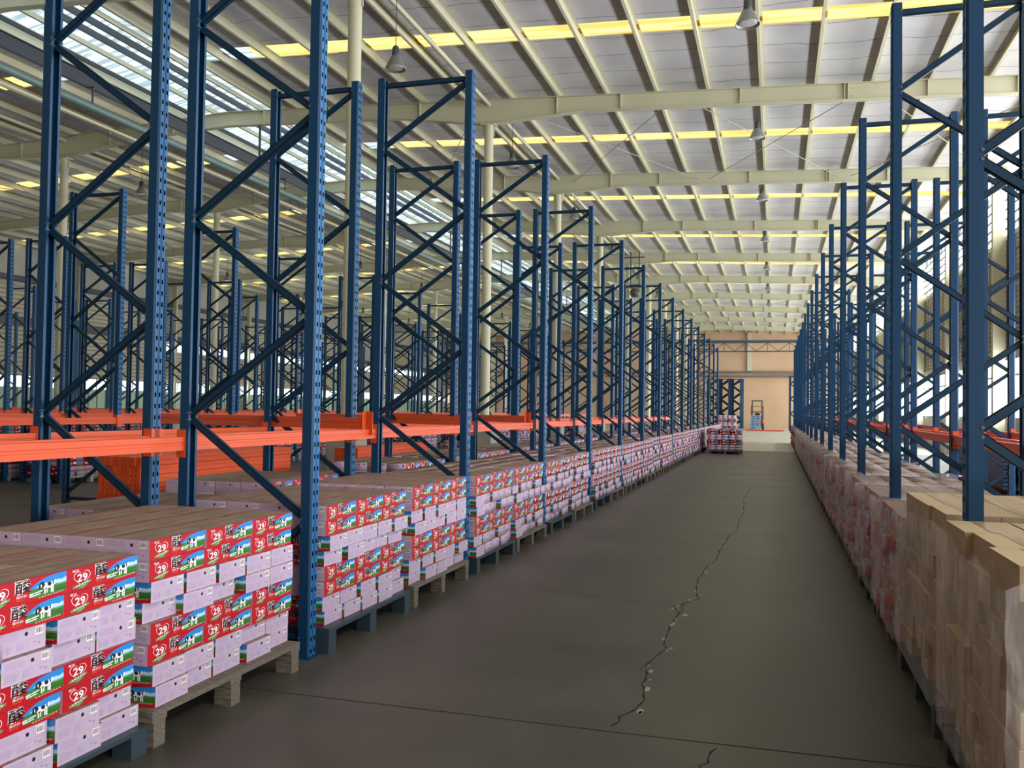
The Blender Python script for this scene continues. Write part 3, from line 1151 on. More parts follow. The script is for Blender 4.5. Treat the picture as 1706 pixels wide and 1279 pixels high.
def art_long():
    """print of the long face: list of (z-level, material, polygon in u 0..BL, v 0..BH)"""
    A = []

    def P(l, m, pts):
        A.append((l, m, [(u * BL, v * BH) for u, v in pts]))

    # meadow picture with a curved left edge
    def cl(v):
        return .54 + .13 * (2 * abs(v - .42)) ** 2.2
    top = [(cl(v), v) for v in (.12, .25, .40, .52)]
    sky = [(cl(.50), .50), (1.0, .50), (1.0, .97), (.90, .97), (.80, .93), (.70, .85), (.62, .72)]
    P(1, SKY, sky)
    P(1, GREEN, [(.60, .14), (.80, .16), (1.0, .20), (1.0, .54), (.88, .50), (.74, .54), (.60, .50), (.55, .42), (.55, .26)])
    P(2, SKYL, [(.80, .58), (.86, .66), (.90, .72), (.94, .68), (1.0, .76), (1.0, .56), (.90, .54)])
    P(2, SKYL, [(.62, .54), (.67, .62), (.72, .66), (.75, .60), (.74, .54)])
    P(2, GREEND, [(.78, .44), (.88, .42), (1.0, .46), (1.0, .42), (.88, .38), (.78, .40)])
    P(2, GREEND, [(.58, .36), (.70, .34), (.72, .30), (.58, .30)])
    P(2, GREEND, [(.84, .32), (1.0, .34), (1.0, .28), (.84, .26)])
    P(2, LEAF, [(.84, .52), (.92, .53), (1.0, .52), (1.0, .49), (.90, .48)])
    # cow
    P(3, WHITE, [(.695, .60), (.72, .66), (.80, .68), (.835, .66), (.845, .58), (.84, .47), (.80, .43), (.73, .44), (.70, .48)])
    for (a, b, lo) in ((.725, .742, .22), (.752, .766, .25), (.805, .820, .24), (.825, .842, .22)):
        P(3, WHITE, [(a, lo), (b, lo), (b, .48), (a, .48)])
    P(3, WHITE, [(.835, .64), (.86, .74), (.875, .70), (.862, .55), (.845, .52)])
    P(4, BLACK, [(.655, .52), (.665, .68), (.69, .74), (.715, .72), (.735, .60), (.715, .50), (.69, .44), (.665, .46)])
    P(4, BLACK, [(.765, .67), (.80, .68), (.815, .60), (.80, .50), (.775, .52), (.76, .60)])
    P(4, BLACK, [(.825, .66), (.842, .66), (.842, .56), (.83, .54)])
    P(4, BLACK, [(.735, .47), (.755, .47), (.75, .40), (.737, .40)])
    P(5, WHITE, [(.678, .60), (.688, .66), (.694, .56), (.686, .48)])
    # heart outline with 29 and the green ribbon
    hp = []
    for i in range(30):
        t = 2 * math.pi * i / 30
        hx = 16 * math.sin(t) ** 3
        hy = 13 * math.cos(t) - 5 * math.cos(2 * t) - 2 * math.cos(3 * t) - math.cos(4 * t)
        hp.append((hx, hy))
    cx, cy, sx_, sy_ = .205, .52, .112 / 16, .38 / 16
    for i in range(30):
        j = (i + 1) % 30
        if i in (13, 14, 15, 16):
            continue
        a, b = hp[i], hp[j]
        P(2, WHITE, [(cx + a[0] * sx_, cy + a[1] * sy_), (cx + b[0] * sx_, cy + b[1] * sy_),
                     (cx + b[0] * sx_ * .94, cy + b[1] * sy_ * .95), (cx + a[0] * sx_ * .94, cy + a[1] * sy_ * .95)])
    P(3, LEAF, [(.09, .10), (.20, .15), (.32, .27), (.33, .36), (.29, .35), (.20, .28), (.11, .22), (.08, .17)])
    P(2, LEAF, [(.15, .06), (.22, .07), (.28, .18), (.24, .20)])
    for k in range(5):
        u = .125 + .036 * k
        P(4, WHITE, [(u, .155 + .03 * k), (u + .022, .168 + .03 * k), (u + .022, .205 + .03 * k), (u, .192 + .03 * k)])

    def T(l, m, txt, u0, u1, v0, v1, off=0.0, res=1, ref=None, shear=0.0):
        V, Fc = glyphs(txt, off, res)
        Vr = None
        if ref is not None:
            Vr = glyphs(txt, 0.0, res)[0]
        W = fit(V, u0 * BL, u1 * BL, v0 * BH, v1 * BH, Vr)
        for f in Fc:
            A.append((l, m, [(W[i][0] + W[i][1] * shear, W[i][1]) for i in f]))
    T(5, WHITE, '29', .142, .272, .37, .69, .022, 2, ref=1)
    T(3, WHITE, '酸', .385, .565, .44, .97, .045, 1, ref=1)
    T(4, BLACK, '酸', .385, .565, .44, .97, .008, 1, ref=1)
    T(3, WHITE, '菊乐', .075, .165, .80, .91)
    T(3, WHITE, '酸乐奶', .40, .52, .27, .38)
    T(3, ORTXT, '酸乐奶', .40, .50, .16, .24)
    # slogan strokes under the picture
    P(5, WHITE, [(.545, .27), (.60, .31), (.60, .37), (.545, .33)])
    P(5, WHITE, [(.61, .31), (.70, .36), (.70, .41), (.61, .36)])
    P(5, WHITE, [(.55, .20), (.68, .26), (.68, .30), (.55, .25)])
    for k in range(9):
        u = .66 + .035 * k
        P(5, WHITE, [(u, .10 + .008 * k), (u + .022, .105 + .008 * k), (u + .022, .125 + .008 * k), (u, .12 + .008 * k)])
    return A


def art_end(full=True):
    A = []
    W = BW

    def P(l, m, u0, u1, v0, v1):
        A.append((l, m, [(u0 * W, v0 * BH), (u1 * W, v0 * BH), (u1 * W, v1 * BH), (u0 * W, v1 * BH)]))
    P(1, PLINE, 0.01, .99, .475, .49)
    c = [(.60 + .035 * math.cos(t), .74 + .088 * math.sin(t)) for t in [i * math.pi / 5 for i in range(10)]]
    A.append((1, BLACK, [(u * W, v * BH) for u, v in c]))
    P(1, WHITE, .78, .94, .60, .92)
    for k in range(7):
        P(2, SIDEK, .795 + .019 * k, .795 + .019 * k + (.010 if k % 3 else .014), .66, .88)
    rn = random.Random(5)
    for k in range(6):
        P(1, PLINE, .05, .05 + rn.uniform(.25, .42), .88 - .055 * k, .895 - .055 * k)
    for k in range(7):
        P(1, PLINE, .07, .07 + rn.uniform(.2, .3), .40 - .045 * k, .413 - .045 * k)
        P(1, PLINE, .42, .42 + rn.uniform(.12, .2), .40 - .045 * k, .413 - .045 * k)
    for u0 in (.06, .24, .41, .63):
        P(1, PLINE, u0, u0 + .006, .10, .42)
    P(1, PLINE, .74, .80, .30, .36)
    P(1, PLINE, .84, .89, .20, .30)
    return A


def build_carton(level):
    mb = MB()
    hl, hw = BL / 2, BW / 2
    mb.box(-hl, hl, -hw, hw, 0, BH, mats=[KTOP, KTOP, RED, RED, PINK, PINK])
    e = .0006
    st = .00028

    def place(A, face):
        for (l, m, pts) in A:
            d = e + st * l
            out = []
            for (u, v) in pts:
                if face == 0:
                    out.append((u - hl, -hw - d, v))
                elif face == 1:
                    out.append((hl - u, hw + d, v))
                elif face == 2:
                    out.append((hl + d, u - hw, v))
                elif face == 3:
                    out.append((-hl - d, hw - u, v))
            mb.poly(out, m)
    if level == 0:
        AL, AE = art_long(), art_end()
        place(AL, 0)
        place(AL, 1)
        place(AE, 2)
        place(AE, 3)
        # tape seam and red fold lines of the lid
        mb.poly([(-hl, -.004, BH + .0006), (hl, -.004, BH + .0006), (hl, .004, BH + .0006), (-hl, .004, BH + .0006)], SIDEK)
        for s in (-1, 1):
            mb.poly([(-hl, s * hw - .005, BH + .0005), (hl, s * hw - .005, BH + .0005), (hl, s * hw + .003, BH + .0005), (-hl, s * hw + .003, BH + .0005)], RED)
    elif level == 1:
        def Q(l, m, L, pts):
            return (l, m, [(u * L, v * BH) for u, v in pts])
        AL = [Q(1, SKY, BL, [(.60, .50), (1, .50), (1, .97), (.80, .93), (.65, .75)]), Q(1, GREEN, BL, [(.60, .14), (1, .2), (1, .52), (.58, .50), (.55, .3)]),
              Q(2, SKYL, BL, [(.82, .58), (.9, .7), (1, .74), (1, .56)]),
              Q(3, WHITE, BL, [(.70, .28), (.84, .28), (.85, .66), (.72, .66)]), Q(4, BLACK, BL, [(.655, .5), (.70, .74), (.74, .6), (.70, .45)]),
              Q(4, BLACK, BL, [(.765, .66), (.80, .67), (.80, .5), (.77, .5)]),
              Q(2, WHITE, BL, [(.37, .42), (.57, .42), (.57, .98), (.37, .94)]), Q(3, BLACK, BL, [(.39, .46), (.55, .46), (.55, .94), (.39, .90)]),
              Q(2, WHITE, BL, [(.15, .34), (.27, .34), (.27, .62), (.15, .62)]), Q(3, RED, BL, [(.205, .34), (.215, .34), (.215, .62), (.205, .62)]),
              Q(3, LEAF, BL, [(.10, .15), (.31, .32), (.30, .42), (.10, .25)]), Q(2, WHITE, BL, [(.08, .82), (.16, .82), (.16, .9), (.08, .9)]),
              Q(5, WHITE, BL, [(.55, .22), (.70, .30), (.70, .38), (.55, .30)])]
        AE = [Q(1, PLINE, BW, [(.01, .47), (.99, .47), (.99, .49), (.01, .49)]), Q(1, BLACK, BW, [(.57, .66), (.63, .66), (.63, .82), (.57, .82)]),
              Q(1, PLINE, BW, [(.80, .64), (.92, .64), (.92, .9), (.80, .9)]), Q(1, PLINE, BW, [(.05, .80), (.45, .80), (.45, .83), (.05, .83)]),
              Q(1, PLINE, BW, [(.05, .70), (.45, .70), (.45, .73), (.05, .73)]), Q(1, PLINE, BW, [(.05, .25), (.65, .25), (.65, .28), (.05, .28)])]
        for fc in (0, 1):
            place(AL, fc)
        for fc in (2, 3):
            place(AE, fc)
        for s in (-1, 1):
            mb.poly([(-hl, s * hw - .005, BH + .0005), (hl, s * hw - .005, BH + .0005), (hl, s * hw + .003, BH + .0005), (-hl, s * hw + .003, BH + .0005)], RED)
    elif level == 2:
        d = .002
        for s, sg in ((0, 1), (1, -1)):
            y = -hw - d if s == 0 else hw + d
            f = (lambda u: u - hl) if s == 0 else (lambda u: hl - u)
            for (m, u0, u1, v0, v1) in ((SKY, .60, .98, .5, .93), (GREEN, .58, .98, .14, .5), (WHITE, .40, .56, .50, .9), (WHITE, .15, .27, .35, .62)):
                mb.poly([(f(u0 * BL), y, v0 * BH), (f(u1 * BL), y, v0 * BH), (f(u1 * BL), y, v1 * BH), (f(u0 * BL), y, v1 * BH)], m)
    return mb


CART = [build_carton(k) for k in range(4)]
ME_CARTON = CART[0].mesh('milk_carton', BOXM)
_v, _f = glyphs('F-C1', 0.02, 1)
LAB = fit(_v, -.075, .075, 0, .035)
LABF = _f
bpy.data.objects.remove(_fo)
bpy.data.curves.remove(_fc)

# white rack number on one beam of the single rack
for ob in list(COL.objects):
    if ob.get('category') == 'rack beam' and abs(ob.location.x - (-9.33 + .012)) < .01 and 11 < ob.location.y < 14.0:
        mb = MB()
        for f in LABF:
            mb.poly([(.024, -.62 + LAB[i][0] * 1.4, .026 + LAB[i][1]) for i in f])
        part('rack_number', mb, [M_LABEL], ob, label='white rack number')
        break

rb = random.Random(11)
ALL = []      # every carton: dict


def stack(x0, y0, z0, dx, tag_, layers=8, first='long', nx=4, p_missing=0.0, top_order=None, jit=1.0):
    """x0 = face on the aisle side, dx = direction away from the aisle; order counts from the top: two long, two end ..."""
    ylen = 1.262
    for L in range(layers):
        kfromtop = layers - 1 - L
        is_long = ((kfromtop // 2) % 2 == (0 if first == 'long' else 1))
        z = z0 + L * (BH + .0008)
        if is_long:
            shift = rb.uniform(-.012, .012) * jit
            for i in range(3):
                for j in range(nx):
                    cx = x0 + dx * (BW / 2 + j * (BW + .003)) + (rb.uniform(-.006, .006) if j == 0 else 0) * jit
                    cy = y0 + .206 + i * (BL + .006) + shift
                    ALL.append(dict(x=cx, y=cy, z=z, r=R90 + (math.pi if (dx > 0) else 0), long=1, layer=kfromtop, i=i, j=j, L=layers, tag=tag_, dx=dx, nj=nx, ni=3))
        else:
            gaps = [rb.uniform(0, 1) ** 2 for _ in range(6)]
            tot = ylen + .02 - 5 * BW
            sg = sum(gaps)
            yy_ = y0 - .006
            for i in range(5):
                yy_ += gaps[i] / sg * tot
                for j in range(2 if nx == 4 else 3):
                    cx = x0 + dx * (BL / 2 + j * ((nx * (BW + .003) - BL) if nx == 4 else BL + .004)) - dx * (rb.uniform(-.030, .030) if j == 0 else 0) * jit
                    ALL.append(dict(x=cx, y=yy_ + BW / 2, z=z, r=0 if rb.random() < .5 else math.pi, long=0, layer=kfromtop, i=i, j=j, L=layers, tag=tag_, dx=dx, nj=2, ni=5))
                yy_ += BW


PALLETS = []


def add_pallet(x0, y0, dx, kind, label, hh=.15, depth_=1.0):
    PALLETS.append((x0, y0, dx, kind, label, hh, depth_))


# left rack, aisle side and rear
pi_ = 0
for k in range(-1, 15):
    yb = 5.034 + 2.9 * k
    for h in (0, 1):
        if k == 14 and h == 1:
            continue
        y0_ = yb + .10 + h * 1.375
        if k == -1:
            y0_ = (2.14, 3.475)[h]
        pi_ += 1
        hh = (.118, .166, .158, .170, .15, .15)[pi_ - 1] if pi_ <= 6 else rb.choice((.14, .15, .16))
        z0 = hh
        stack(-2.73 + rb.uniform(-.02, .02), y0_, z0, -1, ('left', pi_))
        kind = ('blue', 'wood', 'blue', 'wood', 'blue', 'wood')[pi_ - 1] if pi_ <= 6 else rb.choice(('blue', 'wood', 'wood'))
        add_pallet(-2.68, y0_ - .02, -1, kind, 'pallet under cartons, %s from near end, aisle side of left rack' % ordn(pi_), hh)
pi_ = 0
for k in range(0, 14):
    yb = 5.034 + 2.9 * k
    for h in (0, 1):
        y0_ = yb + .10 + h * 1.375
        pi_ += 1
        hh = .15
        stack(-4.0 + rb.uniform(-.02, .0), y0_, hh, -1, ('rear', pi_), layers=8 if rb.random() < .75 else 7, nx=4)
        add_pallet(-3.99, y0_ - .02, -1, 'wood', 'pallet under cartons, %s from near end, rear row of left rack' % ordn(pi_), hh)
# right rack
pi_ = 0
for k in range(0, 16):
    yb = 4.62 + 2.83 * k
    for h in (0, 1):
        y0_ = yb + .10 + h * 1.34
        if k == 15 and h:
            continue
        pi_ += 1
        if k == 0 and h == 0:
            continue
        hh = .15
        stack(.76 + rb.uniform(-.015, .02), y0_, hh, 1, ('right', pi_), jit=1.8)
        add_pallet(.74, y0_ - .02, 1, 'blue' if rb.random() < .4 else 'wood', 'pallet under milk cartons, %s from near end of right rack' % ordn(pi_ + 1), hh)
# loaded pallet standing in the aisle
stack(-1.22, 34.25, .13, -1, ('aisle', 1), nx=5, first='end')
add_pallet(-1.20, 34.2, -1, 'wood', 'pallet of cartons standing out in the aisle before the end wall', .13, 1.2)
stack(-1.30, 35.7, .13, -1, ('aisle', 2), nx=5, first='end')
add_pallet(-1.28, 35.65, -1, 'wood', 'second pallet of cartons standing in the aisle, behind the first', .13, 1.2)
stack(-2.1, 50.5, .13, -1, ('back', 1), nx=4, layers=13)
add_pallet(-2.08, 50.45, -1, 'wood', 'tall pallet of cartons beyond the end of the left rack', .13)
# far left racks
pi_ = 0
for (xr, n, y00, sk) in ((-13.02, 12, 11.1, 0), (-14.45, 12, 11.1, 0), (-9.28, 13, 8.17, 5), (-19.5, 11, 14.0, 0)):
    for k in range(sk, n):
        for h in (0, 1):
            if rb.random() < .22:
                continue
            pi_ += 1
            y0_ = y00 + 2.9 * k + .10 + h * 1.375
            ly = 8 if xr < -13.5 or rb.random() < .6 else rb.choice((6, 8, 10))
            stack(xr, y0_, .13, -1, ('farleft', pi_), layers=ly)
            add_pallet(xr + .04, y0_ - .02, -1, 'grey', 'pale pallet of cartons, %s side of %s bay, %s' % (('near', 'far')[h], ordn(k + 1), {-13.02: 'front row of far left double rack', -14.45: 'rear row of far left double rack', -9.28: 'single rack', -19.5: 'second far left rack'}[xr]), .13)

# choose the ones that show largest
def cam_pt(x, y, z):
    z = z - CAM_H
    cy, sy = math.cos(YAW), math.sin(YAW)
    xr_ = cy * x + sy * y
    yr_ = -sy * x + cy * y
    cp, sp = math.cos(PITCH), math.sin(PITCH)
    d = yr_ * cp + z * sp
    uu = -yr_ * sp + z * cp
    return (853 + F_PX * xr_ / d, 639.5 - F_PX * uu / d, d) if d > .1 else (9999, 9999, d)


TOPZ = {}
for b in ALL:
    px, py, d = cam_pt(b['x'], b['y'], b['z'] + BH / 2)
    b['d'] = d
    vis = -40 < px < 1746 and -40 < py < 1300
    a = 0
    front = b['j'] == 0
    if vis:
        cosx = abs(b['x']) / d
        Lf = BL if b['long'] else BW
        if front and b['tag'][0] in ('left', 'right', 'aisle'):
            a += Lf * BH * cosx / d / d
        if b['layer'] == 0:
            a += BL * BW * (CAM_H - b['z'] - BH) / d / d / d
        if b['i'] == 0 and b['tag'][0] != 'farleft':
            a += (BW if b['long'] else BL) * BH * .12 / d / d
    b['a'] = a
ALL.sort(key=lambda b: -b['a'])
IND, REST = ALL[:300], ALL[300:]
LAYER = ['top', 'second', 'third', 'fourth', 'fifth', 'sixth', 'seventh', 'bottom']
DEPTH = ['aisle side', 'second row in', 'third row in', 'back row']
PN = {'left': 'left pallet', 'rear': 'rear-row left pallet', 'right': 'right pallet', 'aisle': 'aisle pallet', 'back': 'back pallet', 'farleft': 'far left pallet'}
for n_, b in enumerate(IND):
    o = link('milk_carton', ME_CARTON, None, (b['x'], b['y'], b['z']), (0, 0, b['r'] + rb.uniform(-.012, .012)))
    dep = DEPTH[b['j']] if b['long'] else ('aisle side' if b['j'] == 0 else 'back row')
    tag(o, '%s milk carton, %s layer, %s from near end, %s, %s %s' % (
        'red' if b['long'] else 'pink-ended', LAYER[b['layer']] if b['layer'] < 7 or b['L'] == 8 else ordn(b['layer'] + 1), ordn(b['i'] + 1), dep,
        ordn(b['tag'][1] + (1 if b['tag'][0] == 'right' else 0)), PN[b['tag'][0]]), 'milk carton', 'milk cartons stacked on pallets')


def merged(name, items, parts_, mats):
    Vs, Fs, Ls, Ms = [], [], [], []
    base = 0
    for (lv, arr) in items:
        mbx = parts_[lv]
        V = np.array(mbx.v, dtype=np.float32)
        loops = np.array([i for f in mbx.f for i in f], dtype=np.int32)
        lens = np.array([len(f) for f in mbx.f], dtype=np.int32)
        mi = np.array(mbx.m, dtype=np.int32)
        for b in arr:
            c, s = math.cos(b['r']), math.sin(b['r'])
            W = np.empty_like(V)
            W[:, 0] = V[:, 0] * c - V[:, 1] * s + b['x']
            W[:, 1] = V[:, 0] * s + V[:, 1] * c + b['y']
            W[:, 2] = V[:, 2] + b['z']
            Vs.append(W)
            Fs.append(loops + base)
            Ls.append(lens)
            Ms.append(mi)
            base += len(V)
    V = np.concatenate(Vs)
    Lp = np.concatenate(Fs)
    Ln = np.concatenate(Ls)
    Mi = np.concatenate(Ms)
    me = bpy.data.meshes.new(name)
    me.vertices.add(len(V))
    me.vertices.foreach_set('co', V.ravel())
    me.loops.add(len(Lp))
    me.loops.foreach_set('vertex_index', Lp)
    me.polygons.add(len(Ln))
    st = np.concatenate([[0], np.cumsum(Ln)[:-1]]).astype(np.int32)
    me.polygons.foreach_set('loop_start', st)
    me.polygons.foreach_set('loop_total', Ln)
    me.polygons.foreach_set('material_index', Mi)
    for m in mats:
        me.materials.append(m)
    me.update(calc_edges=True)
    return link(name, me)


g = {0: [], 1: [], 2: [], 3: []}
for b in REST:
    hidden = b['a'] < 1e-9
    if b['d'] < 10 and not hidden:
        g[0 if b['d'] < 7.5 else 1].append(b)
    elif b['d'] < 18 and not hidden:
        g[1].append(b)
    elif b['d'] < 55 and (b['j'] == 0 or b['i'] in (0, 4)):
        g[2].append(b)
    else:
        g[3].append(b)
o = merged('milk_cartons', [(k, v) for k, v in g.items()], CART, BOXM)
tag(o, 'the remaining red and pink milk cartons stacked on the pallets along both racks', 'milk cartons', None, 'stuff')


# ------------------------------------------------------------------ brown cartons of the nearest right-hand pallets
def kraft_mesh(L_, W_, H_, lift=0.0):
    mb = MB()
    hl, hw = L_ / 2, W_ / 2
    mb.box(-hl, hl, -hw, hw, 0, H_, 0)
    # lid flaps overlapping a little, with tape over the seam
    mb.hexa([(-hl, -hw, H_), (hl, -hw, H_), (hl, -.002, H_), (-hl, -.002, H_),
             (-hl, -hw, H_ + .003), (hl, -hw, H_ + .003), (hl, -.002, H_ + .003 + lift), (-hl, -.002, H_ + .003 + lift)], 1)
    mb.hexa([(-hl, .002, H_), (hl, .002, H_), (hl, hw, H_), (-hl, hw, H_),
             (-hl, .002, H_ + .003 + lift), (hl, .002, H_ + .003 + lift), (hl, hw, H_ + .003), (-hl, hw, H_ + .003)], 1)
    e = .0006
    mb.poly([(-hl, -.024, H_ + .0045 + lift), (hl, -.024, H_ + .0045 + lift), (hl, .024, H_ + .0045 + lift), (-hl, .024, H_ + .0045 + lift)], 2)
    return mb.mesh('brown_carton', [M_KRAFT, M_KRAFTD, M_TAPE])


KL, KW, KH = .42, .25, .112
ME_KR = [kraft_mesh(KL, KW, KH, 0.0), kraft_mesh(KL, KW, KH, .006)]
for (pn, y0_, x0, hh, nl) in ((1, 3.24, .76, .135, 8), (2, 4.77, .78, .135, 8)):
    add_pallet(.74, y0_ - .02, 1, 'blue', '%s blue pallet on the right, under brown cartons' % ('nearest', 'second')[pn - 1], .135)
    for L in range(nl):
        kt = nl - 1 - L
        z = hh + L * (KH + .0055)
        if (kt // 2) % 2 == 0:
            for i in range(3):
                for j in range(4):
                    cx = x0 + KW / 2 + j * (KW + .004) + (rb.uniform(-.012, .02) if j == 0 else 0)
                    cy = y0_ + .21 + i * (KL + .004) + rb.uniform(-.002, .002)
                    o = link('brown_carton', ME_KR[kt % 2 if kt else 0], None, (cx, cy, z), (0, 0, R90 + rb.uniform(-.01, .01)))
                    tag(o, 'plain brown carton, %s layer, %s from near end, %s, %s right pallet' % (LAYER[kt], ordn(i + 1), DEPTH[j], ('nearest', 'second')[pn - 1]), 'carton', 'brown cartons on the right')
        else:
            yy_ = y0_
            for i in range(5):
                for j in range(2):
                    cx = x0 + KL / 2 + j * (KW * 4 + .012 - KL) + (rb.uniform(-.02, .045) if j == 0 else 0)
                    o = link('brown_carton', ME_KR[0], None, (cx, yy_ + KW / 2, z), (0, 0, rb.uniform(-.01, .01)))
                    tag(o, 'plain brown carton, %s layer, %s from near end, %s, %s right pallet' % (LAYER[kt], ordn(i + 1), ('aisle side', 'back row')[j], ('nearest', 'second')[pn - 1]), 'carton', 'brown cartons on the right')
                yy_ += KW + rb.uniform(.001, .006)

# clear stretch film wound round the right-hand stacks
M_FILM = bpy.data.materials.new('clear_stretch_film')
M_FILM.use_nodes = True
nt = M_FILM.node_tree
pb = nt.nodes['Principled BSDF']
pb.inputs['Base Color'].default_value = (0.85, 0.80, 0.80, 1)
pb.inputs['Roughness'].default_value = 0.22
tcf = nd(nt, 'ShaderNodeTexCoord')
mpf = nd(nt, 'ShaderNodeMapping')
mpf.inputs['Scale'].default_value = (9, 9, 2.2)
nzf = nd(nt, 'ShaderNodeTexNoise')
nzf.inputs['Scale'].default_value = 1.6
nzf.inputs['Detail'].default_value = 4
nt.links.new(tcf.outputs['Object'], mpf.inputs[0])
nt.links.new(mpf.outputs[0], nzf.inputs['Vector'])
bpf = nd(nt, 'ShaderNodeBump')
bpf.inputs['Strength'].default_value = 0.9
bpf.inputs['Distance'].default_value = 0.02
nt.links.new(nzf.outputs['Fac'], bpf.inputs['Height'])
nt.links.new(bpf.outputs['Normal'], pb.inputs['Normal'])
rf = nd(nt, 'ShaderNodeValToRGB')
rf.color_ramp.elements[0].position = 0.35
rf.color_ramp.elements[0].color = (0.10, 0.10, 0.10, 1)
rf.color_ramp.elements[1].position = 0.72
rf.color_ramp.elements[1].color = (0.42, 0.42, 0.42, 1)
nt.links.new(nzf.outputs['Fac'], rf.inputs['Fac'])
tf = nd(nt, 'ShaderNodeBsdfTransparent')
mf = nd(nt, 'ShaderNodeMixShader')
nt.links.new(rf.outputs['Color'], mf.inputs[0])
nt.links.new(tf.outputs[0], mf.inputs[1])
nt.links.new(pb.outputs[0], mf.inputs[2])
nt.links.new(mf.outputs[0], nt.nodes['Material Output'].inputs['Surface'])
FILM = [(.70, 3.205, 1.28, 1.03), (.71, 4.735, 1.29, 1.03)]
for k in range(1, 22):
    kk, h = k // 2, k % 2
    FILM.append((.695, 4.62 + 2.83 * kk + .08 + h * 1.34, 1.285, .93))
for k, (x0, y0_, ly, zt_) in enumerate(FILM):
    mb = MB()
    x1_ = x0 + 1.10
    path = []
    for (pa, pb_) in (((x1_, y0_), (x0, y0_)), ((x0, y0_), (x0, y0_ + ly)), ((x0, y0_ + ly), (x1_, y0_ + ly))):
        n = 14
        for q in range(n):
            t = q / n
            path.append((pa[0] + (pb_[0] - pa[0]) * t, pa[1] + (pb_[1] - pa[1]) * t))
    path.append((x1_, y0_ + ly))
    if k < 2:
        path = path[13:]
    zs = [.16 + (zt_ - .16) * q / 10 for q in range(11)]
    rows_ = [[(p[0] + (rb.uniform(0, .010) if p[0] < x0 + .01 else 0), p[1], z + (rb.uniform(-.04, .03) if z == zs[-1] else 0)) for p in path] for z in zs]
    for a_, b_ in zip(rows_, rows_[1:]):
        for q in range(len(path) - 1):
            mb.poly([a_[q], a_[q + 1], b_[q + 1], b_[q]])
    o = link('stretch_film', mb.mesh('stretch_film', [M_FILM]))
    tag(o, 'clear stretch film wrapped round the %s pallet stack of the right rack' % ordn(k + 1), 'stretch film', 'stretch film on the right stacks')

# ------------------------------------------------------------------ pallets
def pallet_parts(kind, dep):
    """local: x 0..dep away from the aisle, y 0..1.30, total height 1 (scaled)"""
    mt = {'wood': M_WOOD, 'blue': M_PLBLUE, 'grey': M_PLGREY}[kind]
    Ly = 1.30
    deck = MB()
    n = 7
    for k in range(n):
        w_ = dep / n
        deck.box(k * w_ + (.0 if k == 0 else .012), (k + 1) * w_ - (.0 if k == n - 1 else .012), 0, Ly, .122, .146)
    for yy_ in (0, Ly / 2 - .05, Ly - .10):
        deck.box(0.0, dep, yy_, yy_ + .10, .100, .1215)
    feet = []
    for yy_ in (0.0, Ly / 2 - .05, Ly - .10):
        for xx in (0.0, dep / 2 - .05, dep - .10):
            f = MB()
            if kind == 'blue':
                f.box(xx, xx + .10, yy_, yy_ + .10, .0, .0995)
            else:
                f.box(xx, xx + .10, yy_ + .01, yy_ + .09, .0, .0995)
            feet.append(f)
    return deck.mesh('deck', [mt]), [f.mesh('block', [mt]) for f in feet], mt


pcache = {}
for (x0, y0_, dx, kind, label, hh, dep) in PALLETS:
    key = (kind, dep, y0_ > 24)
    if key not in pcache:
        me, feet, mt = pallet_parts(kind, dep)
        r = thing('pallet', 'x', 'pallet', group='loaded pallets')
        if y0_ > 24:
            bpy.data.objects.remove(r)
            bm = bmesh.new()
            bm.from_mesh(me)
            for f in feet:
                bm.from_mesh(f)
            m2 = bpy.data.meshes.new('pallet')
            bm.to_mesh(m2)
            bm.free()
            m2.materials.append(mt)
            r = link('pallet', m2)
            tag(r, 'x', 'pallet', 'loaded pallets')
        else:
            link('deck', me, r)
            for f in feet:
                link('block', f, r)
        pcache[key] = r
    else:
        r = dup(pcache[key], (0, 0, 0))
    r.location = (x0, y0_ if dx > 0 else y0_ + 1.30, 0)
    r.rotation_euler = (0, 0, 0 if dx > 0 else math.pi)
    r.scale = (1, 1, hh / .147)
    r['label'] = {'wood': 'worn wooden ', 'blue': 'dark blue steel ', 'grey': ''}[kind] + label if not label.startswith(('pale', 'nearest', 'second blue')) else label

# ------------------------------------------------------------------ bundles of spare beams
_pb = MB()
_pr = [(-.019, 0), (.019, 0), (.026, .009), (.026, .034), (.023, .038), (.023, .054), (.026, .058), (.026, .083), (.019, .092),
       (-.019, .092), (-.026, .083), (-.026, .058), (-.023, .054), (-.023, .038), (-.026, .034), (-.026, .009)]
for _y in (-1.425, 1.425):
    _pb.v += [(p[0], _y, p[1]) for p in _pr]
_n = len(_pr)
for _i in range(_n):
    _j = (_i + 1) % _n
    _pb.f.append((_i, _n + _i, _n + _j, _j))
    _pb.m.append(0)
_pb.f.append(tuple(range(_n)))
_pb.f.append(tuple(range(2 * _n - 1, _n - 1, -1)))
_pb.m += [0, 0]
ME_SB = _pb.mesh('spare_beam', [M_ORANGE])


def bundle(x0, y0, nx, nz, name, me=ME_SB, pitch_x=.056, pitch_z=.0930, z0=0.0, cat='rack beam'):
    k = 0
    for j in range(nz):
        for i in range(nx):
            if 0 < i < nx - 1 and 0 < j < nz - 1:
                pass
            k += 1
            o = link('spare_beam', me, None, (x0 - i * pitch_x, y0 + 1.425 + rb.uniform(-.012, .012), z0 + j * pitch_z))
            tag(o, 'orange spare beam, %s layer up, %s from the right, %s' % (ordn(j + 1), ordn(i + 1), name), cat, 'spare orange beams ' + name)


